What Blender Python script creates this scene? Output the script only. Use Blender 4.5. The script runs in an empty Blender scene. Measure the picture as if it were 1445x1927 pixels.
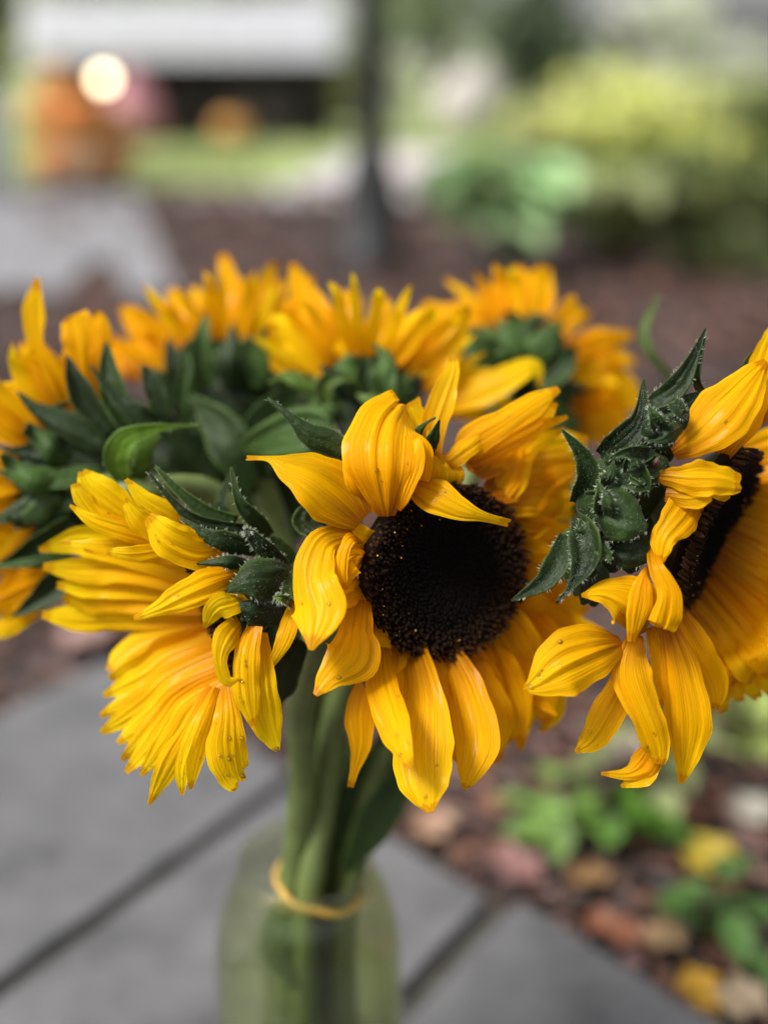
import bpy, math, random
from mathutils import Vector, Matrix, noise as mnoise

random.seed(11)
S = bpy.context.scene
COL = S.collection
R_ = math.radians

# ------------------------------------------------------------------ camera
PITCH = R_(21.0)
FPX = 2223.0                       # focal length in pixels of the 1445-wide photograph
CAM = Vector((0, 0, .65))
FWD = Vector((0, math.cos(PITCH), -math.sin(PITCH)))
UP = Vector((0, math.sin(PITCH), math.cos(PITCH)))
RIGHT = Vector((1, 0, 0))
cd = bpy.data.cameras.new('camera')
cam = bpy.data.objects.new('camera', cd)
COL.objects.link(cam)
cam.location = CAM
cam.rotation_euler = (math.pi / 2 - PITCH, 0, 0)
cd.sensor_fit = 'HORIZONTAL'
cd.sensor_width = 36
cd.lens = 36 * FPX / 1445
cd.clip_start = .02
cd.clip_end = 600
cd.dof.use_dof = True
cd.dof.focus_distance = .497
cd.dof.aperture_fstop = 2.6
S.camera = cam

# ------------------------------------------------------------------ sky, sun, exposure
w = bpy.data.worlds.new('World')
S.world = w
w.use_nodes = True
nt = w.node_tree
bg = nt.nodes['Background']
sky = nt.nodes.new('ShaderNodeTexSky')
sky.sky_type = 'NISHITA'
sky.sun_disc = False
SUN_EL, SUN_AZ = R_(54), R_(246)     # azimuth clockwise from +Y: from the camera's left
sky.sun_elevation = SUN_EL
sky.sun_rotation = SUN_AZ
sky.dust_density = 4
hs = nt.nodes.new('ShaderNodeHueSaturation')
hs.inputs['Saturation'].default_value = .22
nt.links.new(sky.outputs[0], hs.inputs['Color'])
nt.links.new(hs.outputs[0], bg.inputs['Color'])
bg.inputs['Strength'].default_value = .062
sd = bpy.data.lights.new('sun', 'SUN')
sd.energy = 1.5
sd.angle = R_(16)
sd.color = (1, .965, .91)
so = bpy.data.objects.new('sun', sd)
COL.objects.link(so)
sdir = Vector((math.sin(SUN_AZ) * math.cos(SUN_EL), math.cos(SUN_AZ) * math.cos(SUN_EL), math.sin(SUN_EL)))
so.rotation_euler = (-sdir).to_track_quat('-Z', 'Y').to_euler()
so.location = (0, 0, 5)
vs = S.view_settings
vs.view_transform = 'Standard'
vs.look = 'None'
vs.gamma = 1
vs.exposure = 1.68
vs.use_curve_mapping = False
S.cycles.use_denoising = True
S.cycles.max_bounces = 10
S.cycles.transmission_bounces = 8
S.cycles.transparent_max_bounces = 12
S.cycles.caustics_refractive = False
S.cycles.caustics_reflective = False
S.cycles.sample_clamp_indirect = 6

# ------------------------------------------------------------------ helpers
def P(px, py, d):
    return CAM + (FWD + RIGHT * ((px - 722.5) / FPX) + UP * ((963.5 - py) / FPX)) * d

def GP(px, py, z=0.0):
    v = FWD + RIGHT * ((px - 722.5) / FPX) + UP * ((963.5 - py) / FPX)
    return CAM + v * ((z - CAM.z) / v.z)

def tag(o, label=None, cat=None, group=None, kind=None):
    if label: o['label'] = label
    if cat: o['category'] = cat
    if group: o['group'] = group
    if kind: o['kind'] = kind
    return o

def empty(name, loc):
    o = bpy.data.objects.new(name, None)
    o.empty_display_size = .02
    COL.objects.link(o)
    o.location = loc
    return o

class MB:
    def __init__(s):
        s.v, s.f, s.uv, s.c = [], [], [], []
    def add(s, vs_, fs, uvs=None, col=None):
        b = len(s.v)
        s.v += [Vector(p) for p in vs_]
        s.f += [tuple(i + b for i in f) for f in fs]
        s.uv += uvs if uvs else [(0, 0)] * len(vs_)
        s.c += [col if col else (1, 1, 1)] * len(vs_)
    def build(s, name, mat, parent=None, origin=None, smooth=True, kind=None):
        off = Vector(parent.location) if parent else (Vector(origin) if origin else Vector((0, 0, 0)))
        if parent and parent.parent: off = off + Vector(parent.parent.location)
        me = bpy.data.meshes.new(name)
        me.from_pydata([p - off for p in s.v], [], s.f)
        uvl = me.uv_layers.new(name='UVMap')
        li = [0] * len(me.loops)
        me.loops.foreach_get('vertex_index', li)
        flat = []
        for i in li: flat += [s.uv[i][0], s.uv[i][1]]
        uvl.data.foreach_set('uv', flat)
        if any(c != (1, 1, 1) for c in s.c[:2000]):
            ca = me.color_attributes.new('tint', 'FLOAT_COLOR', 'POINT')
            flat = []
            for c in s.c: flat += [c[0], c[1], c[2], 1]
            ca.data.foreach_set('color', flat)
        if smooth: me.polygons.foreach_set('use_smooth', [True] * len(me.polygons))
        me.materials.append(mat)
        me.update()
        o = bpy.data.objects.new(name, me)
        COL.objects.link(o)
        if parent: o.parent = parent
        elif origin: o.location = origin
        if kind: o['kind'] = kind
        return o
    def tube(s, pts, rads, n=10, cap=True, col=None):
        pts = [Vector(p) for p in pts]
        vs_, fs = [], []
        ref = Vector((.3, .9, .2)).normalized()
        m = len(pts)
        L = 0
        uvs = []
        for i, p in enumerate(pts):
            t = (pts[min(i + 1, m - 1)] - pts[max(i - 1, 0)]).normalized()
            if i: L += (p - pts[i - 1]).length
            a = t.cross(ref)
            if a.length < .01: a = t.cross(Vector((1, 0, 0)))
            a.normalize(); b = t.cross(a)
            ref = a.cross(t)
            for k in range(n):
                q = 2 * math.pi * k / n
                vs_.append(p + (a * math.cos(q) + b * math.sin(q)) * rads[i])
                uvs.append((L, k / n))
        for i in range(m - 1):
            for k in range(n):
                fs.append((i * n + k, i * n + (k + 1) % n, (i + 1) * n + (k + 1) % n, (i + 1) * n + k))
        if cap:
            fs.append(tuple(range(n - 1, -1, -1)))
            fs.append(tuple((m - 1) * n + k for k in range(n)))
        s.add(vs_, fs, uvs, col)
        return s
    def lathe(s, prof, axis_o, n=40, ax=Vector((0, 0, 1)), rib=None, col=None):
        """prof: (radius, height) along ax from axis_o"""
        ax = ax.normalized()
        a = ax.cross(Vector((0, 1, .1))).normalized(); b = ax.cross(a)
        vs_, fs, uvs = [], [], []
        for i, (r, h) in enumerate(prof):
            for k in range(n):
                q = 2 * math.pi * k / n
                rr = r * (rib(q) if rib else 1)
                vs_.append(axis_o + ax * h + (a * math.cos(q) + b * math.sin(q)) * rr)
                uvs.append((k / n, i / len(prof)))
        for i in range(len(prof) - 1):
            for k in range(n):
                fs.append((i * n + k, i * n + (k + 1) % n, (i + 1) * n + (k + 1) % n, (i + 1) * n + k))
        s.add(vs_, fs, uvs, col)
        return s
    def box(s, c, d, rz=0, col=None):
        c = Vector(c); M = Matrix.Rotation(rz, 3, 'Z')
        vs_ = [c + M @ Vector((x * d[0] / 2, y * d[1] / 2, z * d[2] / 2)) for x in (-1, 1) for y in (-1, 1) for z in (-1, 1)]
        s.add(vs_, [(0, 1, 3, 2), (4, 6, 7, 5), (0, 4, 5, 1), (2, 3, 7, 6), (0, 2, 6, 4), (1, 5, 7, 3)], None, col)
        return s

def spline(pts, n):
    """Catmull-Rom through tuples of equal length"""
    m = len(pts)
    out = []
    ext = [tuple(2 * a - b for a, b in zip(pts[0], pts[1]))] + list(pts) + [tuple(2 * a - b for a, b in zip(pts[-1], pts[-2]))]
    for i in range(n + 1):
        t = i / n * (m - 1)
        k = min(int(t), m - 2); f = t - k
        p0, p1, p2, p3 = ext[k:k + 4]
        out.append(tuple(.5 * (2 * b + (c - a) * f + (2 * a - 5 * b + 4 * c - d) * f * f + (3 * b - a - 3 * c + d) * f ** 3)
                         for a, b, c, d in zip(p0, p1, p2, p3)))
    return out

def sub(o, render=1):
    m = o.modifiers.new('sub', 'SUBSURF'); m.levels = 0; m.render_levels = render
    return o

# ------------------------------------------------------------------ materials
def mat(name):
    m = bpy.data.materials.new(name); m.use_nodes = True
    n = m.node_tree
    return m, n, n.nodes['Principled BSDF'], n.nodes['Material Output']

def N(n, t, **kw):
    x = n.nodes.new(t)
    for k, v in kw.items(): setattr(x, k, v)
    return x

def ramp(n, fac, stops):
    r = N(n, 'ShaderNodeValToRGB')
    e = r.color_ramp.elements
    while len(e) < len(stops): e.new(.5)
    for el, (p, c) in zip(e, stops):
        el.position = p; el.color = (c[0], c[1], c[2], 1)
    n.links.new(fac, r.inputs[0])
    return r

def noise(n, scale, detail=4, vec=None, rough=.55):
    x = N(n, 'ShaderNodeTexNoise')
    x.inputs['Scale'].default_value = scale; x.inputs['Detail'].default_value = detail
    x.inputs['Roughness'].default_value = rough
    if vec: n.links.new(vec, x.inputs['Vector'])
    return x

def bump(n, bs, h, strength, dist):
    b = N(n, 'ShaderNodeBump')
    b.inputs['Strength'].default_value = strength; b.inputs['Distance'].default_value = dist
    n.links.new(h, b.inputs['Height']); n.links.new(b.outputs[0], bs.inputs['Normal'])
    return b

def simple(name, c, rough=.6, var=.25, scale=30, bmp=0, spec=.4, metal=0, trans=0):
    m, n, b, o = mat(name)
    tc = N(n, 'ShaderNodeTexCoord')
    nz = noise(n, scale, 5, tc.outputs['Object'])
    r = ramp(n, nz.outputs[0], [(.3, [x * (1 - var) for x in c]), (.7, [min(1, x * (1 + var)) for x in c])])
    n.links.new(r.outputs[0], b.inputs['Base Color'])
    b.inputs['Roughness'].default_value = rough
    b.inputs['Specular IOR Level'].default_value = spec
    b.inputs['Metallic'].default_value = metal
    if bmp: bump(n, b, nz.outputs[0], .6, bmp)
    if trans:
        t = N(n, 'ShaderNodeBsdfTranslucent'); n.links.new(r.outputs[0], t.inputs[0])
        mx = N(n, 'ShaderNodeMixShader'); mx.inputs[0].default_value = trans
        n.links.new(b.outputs[0], mx.inputs[1]); n.links.new(t.outputs[0], mx.inputs[2])
        n.links.new(mx.outputs[0], o.inputs[0])
    return m

def petal_material(name, base, mid, edge, trans=.42, coat=.07):
    m, n, b, o = mat(name)
    uv = N(n, 'ShaderNodeUVMap'); sx = N(n, 'ShaderNodeSeparateXYZ')
    n.links.new(uv.outputs[0], sx.inputs[0])
    oi = N(n, 'ShaderNodeObjectInfo')
    # fine lengthwise veins: noise squeezed along the petal
    mp = N(n, 'ShaderNodeMapping'); mp.inputs['Scale'].default_value = (1.2, 44, 1)
    n.links.new(uv.outputs[0], mp.inputs[0])
    ofs = N(n, 'ShaderNodeVectorMath', operation='ADD'); n.links.new(mp.outputs[0], ofs.inputs[0])
    ml = N(n, 'ShaderNodeMath', operation='MULTIPLY'); ml.inputs[1].default_value = 37
    n.links.new(oi.outputs['Random'], ml.inputs[0]); n.links.new(ml.outputs[0], ofs.inputs[1])
    vein = noise(n, 1.0, 3, ofs.outputs[0])
    mp2 = N(n, 'ShaderNodeMapping'); mp2.inputs['Scale'].default_value = (.8, 7, 1)
    n.links.new(ofs.outputs[0], mp2.inputs[0]); mp2.inputs['Scale'].default_value = (1.1, .25, 1)
    broad = noise(n, 1.0, 2, mp2.outputs[0])
    # pigment along the petal: brownish orange claw, orange-yellow blade, lemon tip
    wob = N(n, 'ShaderNodeMath', operation='MULTIPLY_ADD'); wob.inputs[1].default_value = .35; 
    n.links.new(broad.outputs[0], wob.inputs[0]); 
    sh = N(n, 'ShaderNodeMath', operation='SUBTRACT'); n.links.new(sx.outputs[0], sh.inputs[0]); sh.inputs[1].default_value = .175
    n.links.new(sh.outputs[0], wob.inputs[2])
    r = ramp(n, wob.outputs[0], [(0, base), (.3, mid), (.85, edge)])
    rv = ramp(n, vein.outputs[0], [(.38, (.80, .64, .5)), (.6, (1, 1, 1))])
    mu = N(n, 'ShaderNodeMix', data_type='RGBA', blend_type='MULTIPLY'); mu.inputs[0].default_value = .75
    n.links.new(r.outputs[0], mu.inputs[6]); n.links.new(rv.outputs[0], mu.inputs[7])
    # each petal a little more orange or more lemon
    hv = N(n, 'ShaderNodeHueSaturation')
    mr = N(n, 'ShaderNodeMapRange'); mr.inputs[3].default_value = .494; mr.inputs[4].default_value = .507
    n.links.new(oi.outputs['Random'], mr.inputs[0]); n.links.new(mr.outputs[0], hv.inputs['Hue'])
    n.links.new(mu.outputs[2], hv.inputs['Color'])
    # sparse brown bruises
    tc = N(n, 'ShaderNodeTexCoord')
    sp = noise(n, 170, 3, tc.outputs['Object'], .6)
    rs = ramp(n, sp.outputs[0], [(.70, (1, 1, 1)), (.76, (.45, .28, .15))])
    m2 = N(n, 'ShaderNodeMix', data_type='RGBA', blend_type='MULTIPLY'); m2.inputs[0].default_value = .7
    n.links.new(hv.outputs[0], m2.inputs[6]); n.links.new(rs.outputs[0], m2.inputs[7])
    # dried tips and thin worn margins, different on every petal
    av = N(n, 'ShaderNodeMath', operation='SUBTRACT'); av.inputs[1].default_value = .5; n.links.new(sx.outputs[1], av.inputs[0])
    aa = N(n, 'ShaderNodeMath', operation='ABSOLUTE'); n.links.new(av.outputs[0], aa.inputs[0])
    tp = N(n, 'ShaderNodeMath', operation='MULTIPLY_ADD'); n.links.new(broad.outputs[0], tp.inputs[0]); tp.inputs[1].default_value = .16; n.links.new(sx.outputs[0], tp.inputs[2])
    rt = ramp(n, tp.outputs[0], [(1.03 - .02, (1, 1, 1)), (1.0, (1, 1, 1))])
    rt.color_ramp.elements[0].position = .985; rt.color_ramp.elements[1].position = 1.0; rt.color_ramp.elements[1].color = (.78, .62, .42, 1)
    m5 = N(n, 'ShaderNodeMix', data_type='RGBA', blend_type='MULTIPLY'); m5.inputs[0].default_value = 1
    n.links.new(m2.outputs[2], m5.inputs[6]); n.links.new(rt.outputs[0], m5.inputs[7]); m2 = m5
    n.links.new(m2.outputs[2], b.inputs['Base Color'])
    b.inputs['Roughness'].default_value = .5
    b.inputs['Specular IOR Level'].default_value = .06
    b.inputs['Coat Weight'].default_value = coat
    b.inputs['Coat Roughness'].default_value = .13
    ad = N(n, 'ShaderNodeMath', operation='MULTIPLY_ADD'); ad.inputs[1].default_value = 1.6
    n.links.new(broad.outputs[0], ad.inputs[0]); n.links.new(vein.outputs[0], ad.inputs[2])
    fine = noise(n, 650, 3, tc.outputs['Object'], .6)
    a3 = N(n, 'ShaderNodeMath', operation='MULTIPLY_ADD'); a3.inputs[1].default_value = .55
    n.links.new(fine.outputs[0], a3.inputs[0]); n.links.new(ad.outputs[0], a3.inputs[2])
    bump(n, b, a3.outputs[0], .6, .0007)
    t = N(n, 'ShaderNodeBsdfTranslucent')
    n.links.new(m2.outputs[2], t.inputs[0])
    mx = N(n, 'ShaderNodeMixShader'); mx.inputs[0].default_value = trans
    n.links.new(b.outputs[0], mx.inputs[1]); n.links.new(t.outputs[0], mx.inputs[2])
    n.links.new(mx.outputs[0], o.inputs[0])
    return m

def leaf_material(name, c, edge, back_trans=.18, rough=.5, vs_=9):
    m, n, b, o = mat(name)
    uv = N(n, 'ShaderNodeUVMap'); sx = N(n, 'ShaderNodeSeparateXYZ'); n.links.new(uv.outputs[0], sx.inputs[0])
    oi = N(n, 'ShaderNodeObjectInfo')
    a = N(n, 'ShaderNodeMath', operation='SUBTRACT'); a.inputs[1].default_value = .5; n.links.new(sx.outputs[1], a.inputs[0])
    ab = N(n, 'ShaderNodeMath', operation='ABSOLUTE'); n.links.new(a.outputs[0], ab.inputs[0])
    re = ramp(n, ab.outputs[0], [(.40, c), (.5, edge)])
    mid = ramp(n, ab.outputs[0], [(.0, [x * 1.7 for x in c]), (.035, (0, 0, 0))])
    tc = N(n, 'ShaderNodeTexCoord')
    nz = noise(n, 260, 4, tc.outputs['Object'])
    big = noise(n, 45, 3, tc.outputs['Object'])
    rb = ramp(n, big.outputs[0], [(.3, (.6, .66, .6)), (.7, (1.25, 1.2, 1.1))])
    mu = N(n, 'ShaderNodeMix', data_type='RGBA', blend_type='MULTIPLY'); mu.inputs[0].default_value = 1
    n.links.new(re.outputs[0], mu.inputs[6]); n.links.new(rb.outputs[0], mu.inputs[7])
    ad = N(n, 'ShaderNodeMix', data_type='RGBA', blend_type='ADD'); ad.inputs[0].default_value = .25
    n.links.new(mu.outputs[2], ad.inputs[6]); n.links.new(mid.outputs[0], ad.inputs[7])
    hv = N(n, 'ShaderNodeHueSaturation')
    mr = N(n, 'ShaderNodeMapRange'); mr.inputs[3].default_value = .65; mr.inputs[4].default_value = 1.7
    n.links.new(oi.outputs['Random'], mr.inputs[0]); n.links.new(mr.outputs[0], hv.inputs['Value'])
    n.links.new(ad.outputs[2], hv.inputs['Color'])
    n.links.new(hv.outputs[0], b.inputs['Base Color'])
    b.inputs['Roughness'].default_value = rough
    b.inputs['Specular IOR Level'].default_value = .22
    b.inputs['Sheen Weight'].default_value = .06
    b.inputs['Sheen Roughness'].default_value = .4
    bump(n, b, nz.outputs[0], .7, .0016)
    t = N(n, 'ShaderNodeBsdfTranslucent'); n.links.new(hv.outputs[0], t.inputs[0])
    mx = N(n, 'ShaderNodeMixShader'); mx.inputs[0].default_value = back_trans
    n.links.new(b.outputs[0], mx.inputs[1]); n.links.new(t.outputs[0], mx.inputs[2])
    n.links.new(mx.outputs[0], o.inputs[0])
    return m

def tint_material(name, rough=.6, trans=.25, spec=.3):
    """colour of each little piece comes from the piece's own attribute"""
    m, n, b, o = mat(name)
    at = N(n, 'ShaderNodeAttribute', attribute_name='tint')
    n.links.new(at.outputs['Color'], b.inputs['Base Color'])
    b.inputs['Roughness'].default_value = rough
    b.inputs['Specular IOR Level'].default_value = spec
    t = N(n, 'ShaderNodeBsdfTranslucent'); n.links.new(at.outputs['Color'], t.inputs[0])
    mx = N(n, 'ShaderNodeMixShader'); mx.inputs[0].default_value = trans
    n.links.new(b.outputs[0], mx.inputs[1]); n.links.new(t.outputs[0], mx.inputs[2])
    n.links.new(mx.outputs[0], o.inputs[0])
    return m

M = {}
M['petal'] = petal_material('petal_yellow', (.34, .10, .001), (.90, .46, .001), (.97, .58, .002), .48, .07)
M['petal_lemon'] = petal_material('petal_lemon', (.76, .32, .001), (.93, .56, .001), (.97, .70, .004), .46)
M['petal_orange'] = petal_material('petal_orange', (.34, .10, .001), (.90, .42, .001), (.96, .52, .002), .46)
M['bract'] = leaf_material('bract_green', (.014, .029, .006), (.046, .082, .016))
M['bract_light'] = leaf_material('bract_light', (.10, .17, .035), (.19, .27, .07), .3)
M['leaf'] = leaf_material('leaf_green', (.040, .080, .018), (.065, .115, .03), .3)
M['leaf_bright'] = leaf_material('leaf_bright', (.075, .150, .016), (.10, .18, .04), .35)
M['stem'] = simple('stem_green', (.115, .155, .045), .5, .3, 60, .0006)
M['hair'] = simple('hair_pale', (.62, .66, .56), .5, .1, 50, trans=.4)
M['floret'] = tint_material('floret_brown', .75, .05, .1)
M['pollen'] = simple('pollen_gold', (.62, .33, .05), .6)
M['tip_brown'] = simple('dry_brown', (.075, .035, .025), .6)
m, n, b, o = mat('water')          # clear bead: sees through, glints at its rim
b.inputs['Base Color'].default_value = (1, 1, 1, 1); b.inputs['Roughness'].default_value = .03; b.inputs['Specular IOR Level'].default_value = .6
b.inputs['Transmission Weight'].default_value = 1; b.inputs['IOR'].default_value = 1.33
gs = N(n, 'ShaderNodeBsdfGlossy'); gs.inputs['Roughness'].default_value = .04
tr = N(n, 'ShaderNodeBsdfTransparent'); fr_ = N(n, 'ShaderNodeFresnel'); fr_.inputs[0].default_value = 1.5
mx = N(n, 'ShaderNodeMixShader'); n.links.new(fr_.outputs[0], mx.inputs[0]); n.links.new(tr.outputs[0], mx.inputs[1]); n.links.new(gs.outputs[0], mx.inputs[2])
n.links.new(mx.outputs[0], o.inputs[0])
M['drop'] = m

# ------------------------------------------------------------------ petals, bracts, flowers
CROPS = {'C': (440, 640, 2.0643), 'L': (0, 780, 2.5357), 'R': (930, 560, 2.0505), 'A': (0, 460, 2.0643), 'B': (500, 460, 1.9267), 'X': (0, 0, 1)}

def blade(mb, pts, roll=(0, 0), cup=0.0, seed=0, ripple=.06, nu=22, nv=12, groove=.05, fold=0, crease=1.0):
    """pts: (px, py, depth, half width in px). A thin creased sheet around a 3-D spine."""
    rnd = random.Random(seed)
    sp = spline(pts, nu)
    C3 = [P(p[0], p[1], p[2]) for p in sp]
    ph = [rnd.uniform(0, 6.28) for _ in range(8)]
    cr = [(rnd.uniform(-.75, .75), rnd.choice((-1, 1)) * rnd.uniform(.035, .10) * crease, rnd.uniform(.05, .14), rnd.uniform(-.3, .3)) for _ in range(6)]
    notch = rnd.uniform(.0, .9) if rnd.random() < .5 else 0
    vs_, fs, uvs, frame = [], [], [], []
    for i in range(nu + 1):
        t = i / nu
        T = (C3[min(i + 1, nu)] - C3[max(i - 1, 0)]).normalized()
        V = (C3[i] - CAM).normalized()
        s = T.cross(V)
        if s.length < .05: s = RIGHT.copy()
        s.normalize()
        if frame and s.dot(frame[-1][1]) < 0: s = -s
        nrm = T.cross(s)
        if nrm.dot(V) > 0: nrm = -nrm
        h = max(sp[i][3], .6) * sp[i][2] / FPX
        ra = R_(roll[0] + (roll[1] - roll[0]) * t + 9 * math.sin(5 * t + ph[6]))
        env = min(1, 3.5 * t + .25)
        for j in range(nv + 1):
            v = 2 * j / nv - 1
            edge = abs(v)
            up = v * math.tan(ra) + .42 * cup * (v * v - .35)
            up += .5 * groove * (math.cos(2.6 * math.pi * v + ph[0]) * (.6 + .4 * math.sin(3 * t + ph[5])))
            for (vi, am, wd, dr) in cr:
                q = (v - vi - dr * (t - .5)) / wd
                if abs(q) < 3: up += am * env * math.exp(-q * q)
            up += ripple * edge ** 2 * (math.sin(8 * t + ph[1] + (2 if v > 0 else 0)) + .7 * math.sin(19 * t + ph[2] * (1 if v > 0 else 2)))
            side = 1 if v > 0 else 2
            lat = v * (1 + edge * (.05 * math.sin(6 * t + ph[4] * side) + .5 * ripple * math.sin(15 * t + ph[3] * side) + .25 * ripple * math.sin(37 * t + ph[7] * side)))
            p = C3[i] + s * (lat * h) + nrm * (up * h)
            if t > .9 and notch: p = p - T * (h * notch * max(0, 1 - 2.2 * edge) * (t - .9) * 10)
            vs_.append(p)
            uvs.append((t, j / nv))
        frame.append((C3[i], s, nrm, h, T))
    for i in range(nu):
        for j in range(nv):
            a = i * (nv + 1) + j
            fs.append((a, a + 1, a + nv + 2, a + nv + 1))
    mb.add(vs_, fs, uvs)
    return vs_, frame

class Flower:
    def __init__(s, px, py, d, nrm, rad, crop, label, base, lift):
        s.d, s.crop = d, CROPS[crop]
        s.C = P(px, py, d)
        s.N = (RIGHT * nrm[0] + UP * nrm[1] - FWD * nrm[2]).normalized()
        s.R = rad
        s.root = empty('sunflower', base)
        tag(s.root, label, 'sunflower', 'sunflowers tied in one bunch')
        s.U = s.N.cross(Vector((0, 0, 1)) if abs(s.N.z) < .9 else Vector((1, 0, 0))).normalized()
        s.V = s.N.cross(s.U)
        s.seed = int(px * 7 + py)
        s.hairs, s.drops = MB(), MB()
        s.bw = .8 if nrm[2] < 0 else 1.0
    def conv(s, pts, crop=None, rel='abs'):
        ox, oy, sc = CROPS[crop] if crop else s.crop
        out = []
        base = s.d
        if rel == 'plane':
            x, y = ox + pts[0][0] / sc, oy + pts[0][1] / sc
            v = P(x, y, 1) - CAM
            den = v.dot(s.N)
            base = (s.C - CAM).dot(s.N) / den if abs(den) > .05 else s.d
            base = max(s.d - s.R * 1.1, min(s.d + s.R * 1.1, base))
        for (x, y, dz, h) in pts:
            out.append((ox + x / sc, oy + y / sc, base + dz / 1000, h / sc))
        return out
    def petal(s, pts, roll=None, cup=None, crop=None, rel='abs', mat_='petal', drops=0, **kw):
        s.seed += 17
        rnd = random.Random(s.seed)
        if roll is None: roll = (rnd.uniform(-30, 30), rnd.uniform(-30, 30))
        if cup is None: cup = rnd.uniform(-.45, .35)
        mb = MB()
        kw.setdefault('ripple', .09); kw['nu'] = 34; kw['nv'] = 20
        vs_, fr = blade(mb, s.conv(pts, crop, rel), roll, cup, s.seed, **kw)
        o = mb.build('petal', M[mat_], s.root)
        for _ in range(int(drops * .4)):
            i = rnd.randint(8, 31); j = rnd.randint(3, 17)
            p = vs_[i * 21 + j]
            q1, q2 = vs_[(i + 1) * 21 + j] - p, vs_[i * 21 + j + 1] - p
            p = p + q1 * rnd.random() + q2 * rnd.random()
            nn = q1.cross(q2)
            if nn.length < 1e-12: continue
            nn.normalize()
            if nn.dot(p - CAM) > 0: nn = -nn
            s.drop(p, nn, rnd.choice([.00025, .00032, .0004, .0005, .0006, .00085]) * rnd.uniform(.8, 1.2), rnd)
        return o
    def drop(s, p, nn, r, rnd):
        a = nn.cross(Vector((.3, .5, .8))).normalized(); b = nn.cross(a)
        el = rnd.uniform(1, 1.5)
        prof = [(1, -.15), (.98, .12), (.82, .38), (.5, .56), (.001, .63)]
        vs_, fs = [], []
        for (rr, h) in prof:
            for k in range(8):
                q = k * math.pi / 4
                vs_.append(p + nn * (h * r) + (a * math.cos(q) * el + b * math.sin(q)) * rr * r)
        for i in range(4):
            for k in range(8): fs.append((i * 8 + k, i * 8 + (k + 1) % 8, i * 8 + 8 + (k + 1) % 8, i * 8 + 8 + k))
        s.drops.add(vs_, fs)
    def bract(s, pts, roll=None, cup=None, crop=None, rel='abs', hair=0, mat_='bract', face=0, tip=False, **kw):
        s.seed += 13
        rnd = random.Random(s.seed)
        if roll is None: roll = (rnd.uniform(-25, 25), rnd.uniform(-25, 25))
        if cup is None: cup = rnd.uniform(-.6, .8)
        kw.setdefault('ripple', .09); kw.setdefault('groove', .03); kw.setdefault('crease', 1.5); cup *= 2.6
        mb = MB()
        pts = [(x, y, z, w_ * s.bw) for (x, y, z, w_) in pts]
        vs_, fr = blade(mb, s.conv(pts, crop, rel), roll, cup, s.seed, **kw)
        o = mb.build('bract', M[mat_], s.root)
        sm = o.modifiers.new('thick', 'SOLIDIFY'); sm.thickness = .0004; sm.offset = 0
        if hair:
            nv1 = 13
            for side in (0, 12):
                for i in range(1, 22):
                    for _ in range(rnd.choice((0, 0, hair // 2, hair))):
                        f = rnd.random()
                        p = vs_[i * nv1 + side].lerp(vs_[(i + 1) * nv1 + side], f)
                        C, sv, nr, h, T = fr[i]
                        out = (p - C)
                        if out.length < 1e-5: continue
                        dirn = out.normalized() + nr * rnd.uniform(-.3, .9) + T * rnd.uniform(-.3, .5)
                        s.hair(p, dirn.normalized(), rnd.uniform(.0008, .0022))
        for _ in range(face):
            i = rnd.randint(1, 20); j = rnd.randint(1, 10)
            p = vs_[i * 13 + j].lerp(vs_[(i + 1) * 13 + j + 1], rnd.random())
            C, sv, nr, h, T = fr[i]
            s.hair(p, (nr + Vector((rnd.uniform(-.5, .5), rnd.uniform(-.5, .5), rnd.uniform(-.7, .3)))).normalized(), rnd.uniform(.0005, .0012))
        return o
    def hair(s, p, d, L):
        rr = .00008 if L > .0013 else .00005
        a = d.cross(Vector((.2, .3, .9))).normalized() * rr; b = d.cross(a).normalized() * rr
        bend = Vector((0, 0, -.12)) * L
        q = p + d * (L * .55) + bend * .3
        s.hairs.add([p + a, p - a * .5 + b, p - a * .5 - b, q + a * .7, q - a * .35 + b * .7, q - a * .35 - b * .7, p + d * L + bend],
                    [(0, 1, 4, 3), (1, 2, 5, 4), (2, 0, 3, 5), (3, 4, 6), (4, 5, 6), (5, 3, 6)])
    def rim(s, th, k=1.0, h=0.0):
        return s.C + (s.U * math.cos(th) + s.V * math.sin(th)) * (s.R * k) + s.N * h
    def disc(s, n=900, dome=.004, pollen=0):
        R = s.R
        rnd = random.Random(s.seed)
        mb = MB()
        prof = [(R * 1.02, -.004), (R, -.001), (R * .85, .001 + dome * .4), (R * .5, dome * .1), (R * .25, -dome * .8), (.0005, -dome * 1.1)]
        mb.lathe(prof, s.C, 40, s.N, col=(.010, .005, .003))
        for k in range(n):
            f = math.sqrt((k + .5) / n)
            th = k * 2.399963
            r = R * f * 1.01 * rnd.uniform(.985, 1.015); th += rnd.uniform(-.03, .03)
            z = dome * (math.sin(f * 3.9 - 1.3)) * .8 + .0003
            L = (.0016 + .0034 * max(0, f - .62) / .38) * rnd.uniform(.7, 1.3)
            wd = .00085 * rnd.uniform(.8, 1.2)
            p = s.C + (s.U * math.cos(th) + s.V * math.sin(th)) * r + s.N * z
            rad = (s.U * math.cos(th) + s.V * math.sin(th))
            ax = (s.N + rad * (.5 * (f - .5)) + Vector((rnd.uniform(-.2, .2), rnd.uniform(-.2, .2), rnd.uniform(-.2, .2)))).normalized()
            a = ax.cross(Vector((.1, .7, .4))).normalized(); b = ax.cross(a)
            c0 = (.0035, .0025, .002)
            if f > .6:
                q = (f - .6) / .4 * rnd.uniform(.5, 1.3)
                c0 = (.0035 + .030 * q, .0025 + .012 * q, .002 + .003 * q)
            vs_ = []
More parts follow.
